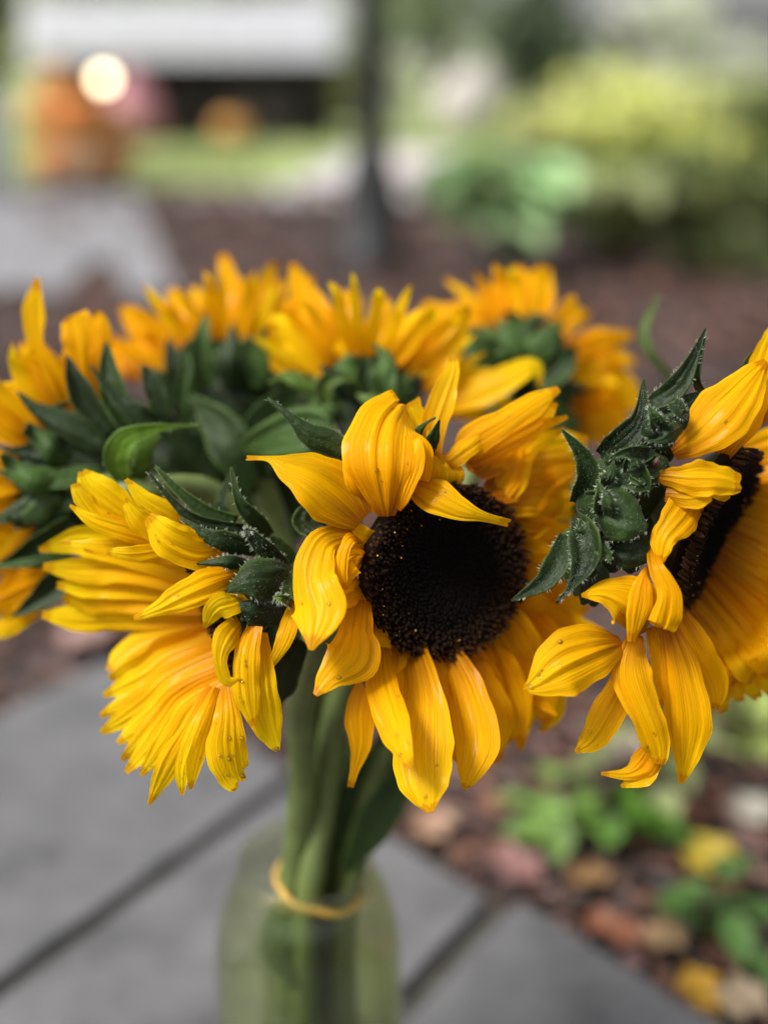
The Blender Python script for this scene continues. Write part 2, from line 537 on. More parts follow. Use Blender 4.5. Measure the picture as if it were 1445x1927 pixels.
            for hh, ww in ((0, .8), (.6, 1), (1, .55)):
                for i in range(5):
                    q = i * 1.2566
                    vs_.append(p + ax * (L * hh) + (a * math.cos(q) + b * math.sin(q)) * wd * ww)
            fs = [(i, (i + 1) % 5, 5 + (i + 1) % 5, 5 + i) for i in range(5)] + [(5 + i, 5 + (i + 1) % 5, 10 + (i + 1) % 5, 10 + i) for i in range(5)] + [(10, 11, 12, 13, 14)]
            mb.add(vs_, fs, None, c0)
        o = mb.build('disc_florets', M['floret'], s.root, smooth=False, kind='stuff')
        if pollen:
            pb = MB()
            for _ in range(pollen):
                f = rnd.uniform(.62, .97); th = rnd.uniform(0, 6.283)
                p = s.rim(th, f, dome * .5 + .0055 * f)
                if (p - s.C).dot(RIGHT) > -.01 and rnd.random() < .75: continue
                a = rnd.choice((.00015, .0002, .00025, .00035, .0005))
                pb.add([p + Vector(q) * a for q in ((1, 0, 0), (-1, 0, 0), (0, 1, 0), (0, -1, 0), (0, 0, 1), (0, 0, -1))],
                       [(0, 2, 4), (2, 1, 4), (1, 3, 4), (3, 0, 4), (2, 0, 5), (1, 2, 5), (3, 1, 5), (0, 3, 5)])
            pb.build('pollen', M['pollen'], s.root, kind='stuff')
    def back(s, stem_pts, sr=.0055, depth=.02):
        """green receptacle behind the disc and the stem down into the bottle"""
        R = s.R
        mb = MB()
        mb.lathe([(R * .96, -.003), (R * .98, -.006), (R * .85, -.010), (R * .6, -.010 - depth * .45), (R * .36, -.010 - depth * .8), (sr * 1.25, -.012 - depth * 1.15), (sr * 1.1, -.014 - depth * 1.5)], s.C, 32, s.N)
        mb.build('receptacle', M['bract'], s.root)
        p0 = s.C - s.N * (.012 + depth * 1.2)
        p1 = s.C - s.N * (.035 + depth * 1.3)
        pts = spline([tuple(p0), tuple(p1)] + [tuple(q) for q in stem_pts], 40)
        tb = MB()
        tb.tube([Vector(q) for q in pts], [sr * (1.08 + .06 * math.sin(i * .9 + s.seed)) for i in range(41)], 12)
        tb.build('stem', M['stem'], s.root)
    def auto_bracts(s, n=14, ths=None, length=1.0, mat_='bract', out=.7, hair=0):
        rnd = random.Random(s.seed + 5)
        for k in range(n):
            th = (ths[0] + (ths[1] - ths[0]) * (k + rnd.uniform(.2, .8)) / n) if ths else 2 * math.pi * (k + rnd.uniform(-.3, .3)) / n
            k0 = rnd.uniform(.45, .75)
            back = -.018 if k0 > .6 else -.024
            L = rnd.uniform(.8, 1.2) * length
            pts3 = [s.rim(th, k0, back), s.rim(th, 1.02, back + .002), s.rim(th + rnd.uniform(-.1, .1), 1 + .42 * L * out, back * .3), s.rim(th + rnd.uniform(-.25, .25), 1 + .85 * L * out, back * .5 + rnd.uniform(-.018, .012))]
            hw = [.006, .0080 * rnd.uniform(.7, 1.15), .0034, .0003]; mat_k = rnd.choice((mat_, mat_, 'leaf', 'bract'))
            mb = MB()
            nu, nv = 14, 8
            sp = spline([tuple(p) + (h,) for p, h in zip(pts3, hw)], nu)
            cen = [Vector(q[:3]) for q in sp]
            vs_, uvs = [], []
            for i, q in enumerate(sp):
                T = (cen[min(i + 1, nu)] - cen[max(0, i - 1)]).normalized()
                sd_ = T.cross(s.N).normalized(); nn = sd_.cross(T)
                for j in range(nv + 1):
                    v = 2 * j / nv - 1
                    vs_.append(cen[i] + sd_ * (v * max(q[3], .0003)) + nn * (q[3] * (.6 * v * v + .16 * math.sin(i * .9 + k + v * 1.5))) + sd_ * (.0018 * math.sin(i * .45 + k)))
                    uvs.append((i / nu, j / nv))
            fs = [(i * (nv + 1) + j, i * (nv + 1) + j + 1, (i + 1) * (nv + 1) + j + 1, (i + 1) * (nv + 1) + j) for i in range(nu) for j in range(nv)]
            mb.add(vs_, fs, uvs)
            o = mb.build('bract', M[mat_k], s.root)
            sm = o.modifiers.new('thick', 'SOLIDIFY'); sm.thickness = .0007
            if hair:
                for _ in range(hair):
                    i = rnd.randint(1, nu - 2); sgn = rnd.choice((0, nv))
                    p = vs_[i * (nv + 1) + sgn]
                    s.hair(p, ((p - cen[i]).normalized() + Vector((rnd.uniform(-.5, .5), rnd.uniform(-.5, .5), rnd.uniform(-.5, .5)))).normalized(), rnd.uniform(.0008, .002))
    def auto_petals(s, n, dirs, L=(.030, .042), mats=('petal', 'petal_orange', 'petal_lemon'), lift=.006, w=(10, 17)):
        """petals round the rim whose outward direction, measured in the picture (degrees, 0 right, 90 up), lies inside dirs"""
        rnd = random.Random(s.seed + 9)
        for k in range(n):
            a = R_(dirs[0] + (dirs[1] - dirs[0]) * (k + rnd.uniform(.1, .9)) / n)
            want = RIGHT * math.cos(a) + UP * math.sin(a)
            rad = (want - s.N * want.dot(s.N)).normalized()
            l = rnd.uniform(*L)
            q = [s.C + rad * (s.R * .9) - s.N * .004, s.C + rad * (s.R + l * .35) + s.N * lift * .3, s.C + rad * (s.R + l * .75) + s.N * lift + want * l * .1, s.C + rad * (s.R + l) + s.N * lift * rnd.uniform(-1, 2) + want * l * .15]
            pts = []
            for p_, hh in zip(q, (.6, 1, .75, .12)):
                d = (p_ - CAM).dot(FWD)
                v = (p_ - CAM) / d
                pts.append((722.5 + FPX * v.dot(RIGHT), 963.5 - FPX * v.dot(UP), (d - s.d) * 1000, hh * rnd.uniform(*w)))
            s.petal(pts, crop='X', mat_=rnd.choice(mats))
    def leaf(s, pts, crop=None, mat_='leaf', **kw):
        s.seed += 3
        mb = MB()
        kw.setdefault('ripple', .05)
        blade(mb, s.conv(pts, crop), kw.pop('roll', (10, -10)), kw.pop('cup', .25), s.seed, **kw)
        o = mb.build('leaf', M[mat_], s.root)
        sm = o.modifiers.new('thick', 'SOLIDIFY'); sm.thickness = .0006
        return o
    def finish(s):
        if s.hairs.v: s.hairs.build('bract_hairs', M['hair'], s.root, kind='stuff')
        if s.drops.v: s.drops.build('water_droplets', M['drop'], s.root, kind='stuff')

# ------------------------------------------------------------------ the setting
GZ = -.02
def ground_material():
    m, n, b, o = mat('mulch_soil')
    tc = N(n, 'ShaderNodeTexCoord')
    a = noise(n, 3.0, 8, tc.outputs['Object'], .7); c = noise(n, 60, 4, tc.outputs['Object'])
    r = ramp(n, a.outputs[0], [(.3, (.014, .011, .010)), (.5, (.050, .034, .030)), (.68, (.115, .086, .080))])
    r2 = ramp(n, c.outputs[0], [(.35, (.6, .55, .55)), (.65, (1.2, 1.15, 1.1))])
    mu = N(n, 'ShaderNodeMix', data_type='RGBA', blend_type='MULTIPLY'); mu.inputs[0].default_value = 1
    n.links.new(r.outputs[0], mu.inputs[6]); n.links.new(r2.outputs[0], mu.inputs[7])
    n.links.new(mu.outputs[2], b.inputs['Base Color'])
    b.inputs['Roughness'].default_value = .55
    bump(n, b, c.outputs[0], .8, .01)
    return m

def sheet(name, pts, z, m, kind='structure'):
    mb = MB(); mb.add([(p[0], p[1], z) for p in pts], [tuple(range(len(pts)))])
    o = mb.build(name, m, smooth=False)
    o['kind'] = kind
    return o

sheet('ground', [(-150, -20), (150, -20), (150, 400), (-150, 400)], GZ, ground_material())
M['lawn'] = simple('lawn_grass', (.25, .30, .11), .8, .35, 3, .01)
M['path'] = simple('path_concrete', (.44, .42, .43), .7, .12, 6, .002)
M['walk'] = simple('walk_concrete', (.20, .20, .212), .6, .14, 9, .002)
sheet('lawn', [(-30, 6.9), (.4, 6.7), (3, 6.2), (40, 6.0), (40, 60), (-30, 60)], GZ + .004, M['lawn'])
sheet('path', [(-1.15, 6.15), (-.55, 6.75), (-.25, 9.5), (.1, 9.8), (.75, 9.2), (.42, 6.3), (.1, 5.95)], GZ + .012, M['path'])

def slab_geo(mb, corners, z0, z1, seed, bev=.006, nseg=14):
    """one stone with worn edges: outline points, bevelled top"""
    rnd = random.Random(seed)
    cx = Vector((sum(c[0] for c in corners) / len(corners), sum(c[1] for c in corners) / len(corners)))
    out = []
    for i in range(len(corners)):
        a, b = Vector(corners[i]), Vector(corners[(i + 1) % len(corners)])
        for k in range(nseg):
            p = a.lerp(b, (k + (.16 if k == 0 else 0)) / nseg) if k else a.lerp(b, .012)
            if k == 0:
                prev = Vector(corners[i - 1]); q = a.lerp(prev, .012); out.append(q)
            j = mnoise.noise(Vector((p.x * 23, p.y * 23, seed))) * .004 + mnoise.noise(Vector((p.x * 70, p.y * 70, seed))) * .0015
            out.append(p + (p - cx).normalized() * j)
    n_ = len(out)
    rings = [(0, z0), (0, z1 - bev), (bev * .4, z1 - bev * .25), (bev * 1.3, z1)]
    vs_, fs = [], []
    for (ins, z) in rings:
        for p in out:
            d = (cx - p).normalized() * ins
            vs_.append((p.x + d.x, p.y + d.y, z))
    for r in range(3):
        for k in range(n_): fs.append((r * n_ + k, r * n_ + (k + 1) % n_, (r + 1) * n_ + (k + 1) % n_, (r + 1) * n_ + k))
    fs.append(tuple(3 * n_ + k for k in range(n_)))
    mb.add(vs_, fs)

def slab_material():
    m, n, b, o = mat('paving_concrete')
    tc = N(n, 'ShaderNodeTexCoord'); oi = N(n, 'ShaderNodeObjectInfo')
    a = noise(n, 11, 7, tc.outputs['Object'], .7); c = noise(n, 420, 3, tc.outputs['Object'])
    r = ramp(n, a.outputs[0], [(.3, (.052, .051, .052)), (.45, (.098, .097, .099)), (.68, (.145, .143, .146))])
    r2 = ramp(n, c.outputs[0], [(.3, (.78, .78, .78)), (.7, (1.12, 1.12, 1.12))])
    mu = N(n, 'ShaderNodeMix', data_type='RGBA', blend_type='MULTIPLY'); mu.inputs[0].default_value = 1
    n.links.new(r.outputs[0], mu.inputs[6]); n.links.new(r2.outputs[0], mu.inputs[7])
    n.links.new(mu.outputs[2], b.inputs['Base Color'])
    b.inputs['Roughness'].default_value = .42
    bump(n, b, c.outputs[0], .5, .0015)
    return m
M['slab'] = slab_material()
# paving: stones laid side by side, their ends making one slanting edge against the planting bed
E0, ED, JD = Vector((.008, .890)), Vector((.70, -.714)).normalized(), Vector((-.583, -.812))
pav = MB()
ea, eb = E0 - ED * .47, E0 + ED * 1.2
pav.add([(q.x, q.y, -.012) for q in (ea, eb, eb + JD * 1.6, ea + JD * 1.6)], [(0, 1, 2, 3)])
paving = pav.build('paving', simple('joint_sand', (.055, .052, .046), .9, .3, 60), smooth=False)
paving['kind'] = 'structure'
for i, (t0, t1, off) in enumerate([(-.465, -.139, 0), (-.120, .118, .004), (.140, .395, -.012), (.412, .66, .002), (.678, .93, 0)]):
    a, b_ = E0 + ED * t0 + JD * off, E0 + ED * t1 + JD * off
    mb = MB()
    slab_geo(mb, [a, a + JD * 1.35, b_ + JD * 1.35, b_], -.02, 0 + .0015 * (i % 2), i)
    mb.build('slab', M['slab'], paving, smooth=False)

# pale walk on the left
wk = MB()
A = [GP(-330, 352, GZ), GP(215, 352, GZ), GP(262, 372, GZ), GP(330, 556, GZ), GP(240, 556, GZ), GP(222, 505, GZ), GP(190, 492, GZ), GP(160, 512, GZ), GP(120, 556, GZ), GP(-60, 548, GZ), GP(-500, 520, GZ)]
slab_geo(wk, [(p.x, p.y) for p in reversed(A)], GZ - .02, GZ + .02, 91, .01, 6)
wo = wk.build('walkway', M['walk'], smooth=False); wo['kind'] = 'structure'

# leaf litter over the bed: too many and too mixed to count
LIT = tint_material('litter', .42, .15, .45)
def leaf_geo(mb, c, L, W, yaw, tilt, col, curl=.3, n=5, axis_roll=0, lobes=0):
    M3 = Matrix.Rotation(yaw, 3, 'Z') @ Matrix.Rotation(tilt, 3, 'Y') @ Matrix.Rotation(axis_roll, 3, 'X')
    vs_, fs, uvs = [], [], []
    for i in range(n + 1):
        t = i / n
        wd = W * (math.sin(math.pi * t ** .8) ** .8 if 0 < t < 1 else .03)
        if lobes: wd *= 1 + .35 * math.sin(lobes * math.pi * t * 2)
        for v in (-1, 0, 1):
            vs_.append(Vector(c) + M3 @ Vector(((t - .5) * L, v * wd * .5, curl * L * (.25 - (t - .5) ** 2) + (.22 * W * abs(v)))))
            uvs.append((t, (v + 1) / 2))
    for i in range(n):
        for j in range(2):
            a = i * 3 + j
            fs.append((a, a + 1, a + 4, a + 3))
    mb.add(vs_, fs, uvs, col)
rnd = random.Random(4)
lit = MB()
cols = [(.23, .095, .060), (.26, .15, .11), (.16, .075, .06), (.30, .19, .14), (.07, .045, .038), (.13, .080, .065), (.24, .13, .11), (.19, .11, .10), (.26, .11, .06), (.05, .035, .03), (.04, .03, .026)]
def on_bed(x, y):
    p = Vector((x, y)) - E0
    return p.dot(Vector((.714, .70))) > .012 or p.dot(ED) < -.47
cnt = 0
while cnt < 13000:
    y = .6 + 6.2 * rnd.random() ** 2.2
    x = rnd.uniform(-.45, .45) * (y + .4)
    if not on_bed(x, y): continue
    L = rnd.uniform(.012, .036) * (1 + .35 * max(0, y - .9))
    c = rnd.choice(cols); k = rnd.uniform(.4, 1.05)
    leaf_geo(lit, (x, y, GZ + rnd.uniform(.002, .016)), L, L * rnd.uniform(.35, .7), rnd.uniform(0, 6.3), rnd.uniform(-.25, .25), tuple(q * k for q in c), rnd.uniform(-.15, .2), 4, rnd.uniform(-.3, .3), rnd.choice((0, 1.5, 2)))
    cnt += 1
o = lit.build('leaf_litter', LIT); tag(o, 'wet brown and rust fallen leaves covering the planting bed', 'leaf litter', kind='stuff')

# single leaves that stand out of the litter
def fallen(px, py, z, L, W, yaw, col, label, tilt=0, lobes=0, curl=.25):
    c = GP(px, py, GZ + z * .6); L *= .85; W *= .8
    mb = MB(); leaf_geo(mb, c, L, W, yaw, tilt * .6, tuple(q * .7 for q in col), .08, 16, .05, lobes or 2)
    mb.tube([c + Vector((math.cos(yaw), math.sin(yaw), 0)) * (-L * .48), c + Vector((math.cos(yaw), math.sin(yaw), .1)) * (-L * .8)], [.0012, .0008], 5, col=tuple(q * .5 for q in col))
    o = mb.build('fallen_leaf', LIT, origin=(c.x, c.y, GZ))
    tag(o, label, 'leaf', 'fallen leaves that stand out on the bed')
fallen(1338, 1618, .03, .062, .050, .6, (.62, .46, .04), 'round bright yellow fallen leaf near the right edge, above the green seedling', -.2)
fallen(1312, 1868, .03, .050, .040, 1.9, (.72, .40, .03), 'orange yellow fallen leaf at the bottom right, lowest of the bright leaves', -.3)
fallen(1255, 1768, .03, .046, .040, .2, (.52, .34, .18), 'pale tan fallen leaf touching the lower green seedling', -.2)
fallen(1160, 1760, .03, .066, .036, -.5, (.40, .15, .075), 'long rust red fallen leaf beside the paving corner', .1)
fallen(1110, 1655, .03, .050, .03, .3, (.42, .24, .09), 'small orange brown fallen leaf just below the green seedling clump', .1)
fallen(815, 1555, .03, .050, .046, 1.2, (.46, .28, .18), 'tan fallen leaf curled at the edge of the paving under the middle bloom', -.3)
fallen(1420, 1530, .03, .052, .045, .9, (.46, .43, .36), 'grey beige fallen leaf at the right edge of the bed', -.2)
fallen(1400, 1890, .03, .050, .045, .4, (.50, .38, .24), 'beige fallen leaf in the bottom right corner of the picture', -.2)
fallen(970, 1640, .03, .070, .05, -.8, (.33, .17, .15), 'broad pinkish brown fallen leaf beside the paving, left of the rust leaf', .1)
fallen(165, 1205, .03, .085, .07, .3, (.48, .30, .26), 'pale pink fallen leaf beyond the paving under the left bloom', -.3)
fallen(1180, 1420, .03, .08, .06, .2, (.40, .30, .26), 'broad pale brown fallen leaf under the right bloom', -.2)

# low plants in the bed
PL = tint_material('plant_leaf', .38, .3, .4)
def plant(px, py, n_, L, W, hgt, col, label, seed, spread=.5, name='low_plant', cat='plant', z=GZ, group='low green plants in the bed'):
    rnd = random.Random(seed)
    c = GP(px, py, z)
    root = empty(name, c)
    tag(root, label, cat, group)
    for k in range(n_):
        yaw = rnd.uniform(0, 6.283); el = rnd.uniform(.2, 1.0)
        reach = spread * rnd.uniform(.25, 1)
        base = c + Vector((rnd.uniform(-.1, .1), rnd.uniform(-.1, .1), 0)) * spread
        tip = c + Vector((math.cos(yaw) * reach, math.sin(yaw) * reach, hgt * rnd.uniform(.35, 1)))
        mb = MB()
        k_ = rnd.uniform(.7, 1.3)
        cc = tuple(q * k_ for q in col)
        l = L * rnd.uniform(.7, 1.15)
        leaf_geo(mb, tip, l, W * rnd.uniform(.8, 1.1), yaw, rnd.uniform(-.1, .6), cc, .35, 8, rnd.uniform(-.4, .4))
        mid = (base + tip) / 2 + Vector((0, 0, hgt * .25))
        st = tip - Vector((math.cos(yaw), math.sin(yaw), 0)) * (l * .4)
        mb.tube([base, mid, st], [.0022, .0018, .0012], 5, col=tuple(q * .8 for q in cc))
        mb.build('leaf', PL, root)
    return root
plant(1050, 1600, 11, .042, .026, .05, (.16, .27, .06), 'small clump of bright green leaves beside the paving under the right bloom', 1, .05)
plant(1165, 1600, 9, .042, .026, .04, (.07, .16, .015), 'small deep green clump touching the brighter green one under the right bloom', 2, .05)
plant(1350, 1790, 12, .040, .026, .05, (.11, .22, .05), 'green seedling beside the lowest orange yellow leaf', 3, .055)
plant(1400, 1440, 16, .06, .028, .09, (.22, .28, .07), 'yellowish green weed at the right edge under the right bloom', 4, .10)
plant(1200, 1480, 10, .06, .03, .06, (.20, .24, .09), 'pale olive weed below the hanging petals of the right bloom', 5, .09)
plant(958, 510, 34, .24, .17, .32, (.36, .53, .26), 'bright green broad leaved hosta standing right of the lamp post', 6, .22)
plant(1150, 500, 22, .20, .10, .30, (.17, .19, .08), 'low olive plant between the bright hosta and the big shrub', 7, .35)

# foliage masses
CR = tint_material('crown_leaf', .6, .55, .2)
def crown_geo(mb, c, rad, n_, size, cols, rnd, lumps=9):
    cs = []
    for _ in range(lumps):
        v = Vector((rnd.gauss(0, 1), rnd.gauss(0, 1), rnd.gauss(0, 1))).normalized() * rnd.uniform(.35, .8)
        cs.append((Vector(c) + Vector((v.x * rad[0], v.y * rad[1], v.z * rad[2])), rnd.uniform(.3, .55), rnd.choice(cols)))
    for _ in range(n_):
        q, r, col = rnd.choice(cs)
        v = Vector((rnd.gauss(0, 1), rnd.gauss(0, 1), rnd.gauss(0, 1))).normalized() * rnd.random() ** .45 * r
        p = q + Vector((v.x * rad[0], v.y * rad[1], v.z * rad[2]))
        k = rnd.uniform(.6, 1.35)
        a = Vector((rnd.gauss(0, 1), rnd.gauss(0, 1), rnd.gauss(0, 1))).normalized(); b = a.cross(Vector((rnd.gauss(0, 1), rnd.gauss(0, 1), 1))).normalized()
        s_ = size * rnd.uniform(.6, 1.3)
        mb.add([p - a * s_, p + b * s_ * .45, p + a * s_, p - b * s_ * .45], [(0, 1, 2, 3)], None, tuple(min(.9, x * k) for x in col))

def shrub(px, py, rad, n_, size, cols, label, seed, name='shrub', lift=0, group='shrubs and trees behind the bouquet', cat='shrub', ydist=None):
    rnd = random.Random(seed)
    c = GP(px, py, GZ) if ydist is None else Vector(((px - 722.5) / FPX * ydist, ydist, GZ))
    root = empty(name, c); tag(root, label, cat, group)
    cc = c + Vector((0, 0, rad[2] * .9 + lift))
    tb = MB()
    for k in range(6 if cat == 'shrub' else 1):
        q = cc + Vector((rnd.uniform(-.6, .6) * rad[0], rnd.uniform(-.6, .6) * rad[1], rnd.uniform(-.2, .5) * rad[2]))
        w0 = .012 if cat == 'shrub' else .11
        tb.tube([c + Vector((rnd.uniform(-.1, .1), 0, 0)) * rad[0], c.lerp(q, .5) + Vector((.04, 0, .05)) * rad[0], q], [w0, w0 * .75, w0 * .4], 8)
    if cat != 'shrub':
        top = cc
        for k in range(5):
            yw = rnd.uniform(0, 6.3)
            tb.tube([c + Vector((0, 0, max(lift, .8) * rnd.uniform(.7, 1.1))), top + Vector((math.cos(yw) * rad[0] * .35, math.sin(yw) * rad[1] * .35, rnd.uniform(-.2, .3) * rad[2])), top + Vector((math.cos(yw) * rad[0] * .7, math.sin(yw) * rad[1] * .7, rnd.uniform(-.1, .6) * rad[2]))], [.06, .04, .015], 6)
    tb.build('trunk' if cat != 'shrub' else 'stems', M['bark'], root)
    mb = MB(); crown_geo(mb, cc, rad, n_, size, cols, rnd, 12)
    mb.build('crown' if cat != 'shrub' else 'foliage', CR, root, smooth=False)
    return root
M['bark'] = simple('bark', (.05, .042, .036), .85, .35, 12, .01)
olive = [(.20, .22, .07), (.27, .29, .10), (.14, .16, .05)]
lime = [(.86, .88, .34), (.80, .84, .30), (.90, .88, .42), (.60, .66, .22)]  # sunlit brightness is put into these leaf colours
grey = [(.58, .63, .48), (.68, .70, .60), (.26, .32, .18), (.72, .72, .66)]  # pale tones carry the distance haze in the leaf colour
dark = [(.075, .11, .05), (.09, .13, .065), (.05, .08, .04)]
shrub(1350, 500, (.62, .4, .19), 1500, .04, olive + [(.16, .20, .08)], 'olive green low shrub at the right edge behind the right bloom', 21)
shrub(1230, 305, (1.0, .6, .30), 1500, .07, lime[:3] + [(.50, .54, .2)], 'sunlit yellow green bush at the upper right', 22)
shrub(1450, 320, (.6, .6, .30), 1300, .07, lime[:1] + olive + [(.2, .24, .1)], 'yellowish olive bush cut by the right edge', 23)
shrub(1010, 300, (.5, .4, .24), 900, .06, grey + olive, 'grey green bush between the dark tree and the yellow bush', 24)
shrub(975, 0, (.5, .4, .75), 420, .11, [(.11, .15, .08), (.13, .17, .10), (.08, .11, .06)], 'dark evergreen tree above the bright hosta', 25, 'tree', .1, cat='tree', ydist=10.5)
shrub(800, 0, (2.0, 1.5, 1.5), 650, .17, grey, 'pale grey green tree behind the lamp post', 26, 'tree', .7, cat='tree', ydist=19)
shrub(420, 0, (2.8, 1.6, 1.5), 900, .18, grey, 'pale tree above the white tablecloth', 27, 'tree', 1.0, cat='tree', ydist=21)
shrub(1180, 0, (1.1, 1.0, .62), 320, .16, grey, 'pale green tree above the yellow green bush', 28, 'tree', .4, cat='tree', ydist=16)

shrub(5, 0, (.34, .4, .8), 1500, .07, dark, 'dark tree at the upper left corner', 30, 'tree', .42, cat='tree', ydist=7.6)
shrub(180, 0, (2.0, 1.6, 1.6), 1300, .17, grey + dark[:1], 'grey green tree left of the white tablecloth', 31, 'tree', .9, cat='tree', ydist=17)
shrub(640, 0, (1.3, .6, .32), 1500, .10, grey + olive, 'low hedge like shrub behind the lamp post', 32, ydist=14)
shrub(1000, 0, (1.6, .6, .35), 1500, .10, grey + olive, 'low shrub beside the pale boulder', 33, ydist=15)
fl = MB(); rnd = random.Random(77)
for k in range(60):
    x = -48 + k * 1.7
    crown_geo(fl, (x, 44 + rnd.uniform(-3, 3), 1.0), (2.6, 1.5, rnd.uniform(1.1, 2.4) * (.2 if x > 8 else 1)), 45, .4, grey, rnd, 5)
o = fl.build('far_hedge', CR, smooth=False); tag(o, 'pale grey green line of far trees along the horizon', 'trees', kind='stuff')

# grass blades on the lawn: uncountable
gb = MB(); rnd = random.Random(8)
for _ in range(9000):
    y = rnd.uniform(6.95, 12); x = rnd.uniform(-.5, .5) * y
    if -.9 < x < .8 and y < 9.6 and x > -.75: continue
    p = Vector((x, y, GZ + .004)); h_ = rnd.uniform(.03, .07); a = rnd.uniform(0, 6.3); d_ = Vector((math.cos(a), math.sin(a), 0)) * .006
    k = rnd.uniform(.7, 1.3)
    gb.add([p - d_, p + d_, p + Vector((rnd.uniform(-.03, .03), rnd.uniform(-.03, .03), h_))], [(0, 1, 2)], None, (.27 * k, .33 * k, .11 * k))
o = gb.build('grass', CR, smooth=False); tag(o, 'short pale green grass on the lawn', 'grass', kind='stuff')

# lamp post
M['iron'] = simple('black_iron', (.012, .012, .014), .45, .3, 40, .001, .5)
c = GP(700, 498, GZ)
lp = empty('lamp_post', c); tag(lp, 'black iron lamp post standing in the bed behind the bouquet', 'lamp post')
mb = MB(); mb.lathe([(.125, 0), (.125, .05), (.105, .07), (.095, .26), (.07, .34), (.062, .38)], c, 24); mb.build('base', M['iron'], lp)
mb = MB(); mb.lathe([(.056, .30), (.050, 1.0), (.06, 1.02), (.06, 1.05), (.046, 1.08), (.042, 2.3)], c + Vector((-.0, 0, 0)), 20); mb.build('pole', M['iron'], lp)
mb = MB(); mb.lathe([(.03, 2.28), (.07, 2.32), (.06, 2.34), (.02, 2.36)], c, 16); mb.lathe([(.15, 2.66), (.16, 2.68), (.02, 2.82), (.015, 2.88), (.001, 2.9)], c, 6); mb.build('lantern_cap', M['iron'], lp)
mb = MB(); mb.lathe([(.06, 2.34), (.13, 2.66)], c, 6); mb.build('lantern_glass', simple('frosted_glass', (.7, .7, .68), .3, .05), lp)

# table with a white cloth, dark underneath
tc_ = Vector((-1.62, 10.75, GZ))
tb_ = empty('table', tc_); tag(tb_, 'long table under a white cloth at the back of the lawn', 'table')
M['wood'] = simple('dark_wood', (.035, .028, .026), .7, .3, 8)
mb = MB(); mb.box(tc_ + Vector((0, 0, 1.06)), (2.44, .8, .04)); mb.build('top', M['wood'], tb_)
for sx in (-1, 1):
    for sy in (-1, 1):
        mb = MB(); mb.box(tc_ + Vector((sx * 1.12, sy * .33, .52)), (.06, .06, 1.04)); mb.build('leg', M['wood'], tb_)
mb = MB(); mb.box(tc_ + Vector((0, .36, .52)), (2.36, .03, 1.02)); mb.build('shade_panel', M['wood'], tb_, smooth=False)  # dark board added to deepen the shade under the table
M['cloth'] = simple('white_cloth', (.60, .60, .68), .7, .04, 4)
def cloth_ring(inset, z, amp):
    pts = []
    for (x0, y0, x1, y1) in ((-1.26, -.43, 1.26, -.43), (1.26, -.43, 1.26, .43), (1.26, .43, -1.26, .43), (-1.26, .43, -1.26, -.43)):
        nn = max(6, int(math.hypot(x1 - x0, y1 - y0) / .07))
        for k in range(nn):
            t = k / nn
            x, y = x0 + (x1 - x0) * t, y0 + (y1 - y0) * t
            w_ = 1 + amp * math.sin(k * 1.7) * .5
            pts.append(tc_ + Vector((x * (1 - inset) * (1 + .012 * amp * math.sin(k * 1.3)), y * (1 - inset) * w_, z)))
    return pts
rings = [cloth_ring(.03, 1.095, 0), cloth_ring(0, 1.08, 0), cloth_ring(-.005, .88, .015), cloth_ring(-.012, .66, .03)]
mb = MB(); vs_ = []; fs = []
n_ = len(rings[0])
for r in rings: vs_ += r
for r in range(3):
    for k in range(n_): fs.append((r * n_ + k, r * n_ + (k + 1) % n_, (r + 1) * n_ + (k + 1) % n_, (r + 1) * n_ + k))
fs.append(tuple(range(n_)))
mb.add(vs_, fs)
o = mb.build('tablecloth', M['cloth'], origin=tuple(tc_ + Vector((0, 0, 1.09)))); tag(o, 'white cloth hanging over the long table', 'tablecloth')
def crate(x, y, sx, sy, sz, m_, label, z=GZ):
    c = Vector((x, y, z)); root = empty('crate', c); tag(root, label, 'crate', 'things kept under the table')
    nb = max(3, int(sz / .11))
    for k in range(nb):
        zc = z + (k + .5) * sz / nb
        for (dx, dy, ww, dd) in ((0, -sy / 2, sx, .02), (0, sy / 2, sx, .02), (-sx / 2, 0, .02, sy - .03), (sx / 2, 0, .02, sy - .03)):
            mb = MB(); mb.box((x + dx, y + dy, zc), (ww, dd, sz / nb * .86)); mb.build('slat', m_, root, smooth=False)
    mb = MB(); mb.box((x, y, z + .012), (sx - .05, sy - .05, .02)); mb.build('bottom', m_, root, smooth=False)
crate(-1.05, 10.75, .62, .5, .5, M['wood'], 'dark wooden crate under the right half of the white cloth')
crate(-1.72, 10.85, .5, .5, .52, M['wood'], 'dark wooden crate under the middle of the white cloth')
M['maroon'] = simple('maroon_cloth', (.42, .19, .22), .8, .25, 6)
# a dusky pink sack slumped under the table
c = Vector((-2.08, 10.35, GZ)); mb = MB()
mb.lathe([(.001, 0), (.20, .0), (.26, .08), (.25, .25), (.20, .40), (.10, .50), (.06, .54), (.09, .60), (.05, .62), (.001, .60)], c, 28, rib=lambda q: 1 + .05 * math.sin(5 * q) + .03 * math.sin(9 * q + 1))
o = mb.build('sack', M['maroon'], origin=tuple(c)); tag(o, 'dusky pink cloth sack standing under the white tablecloth', 'sack')

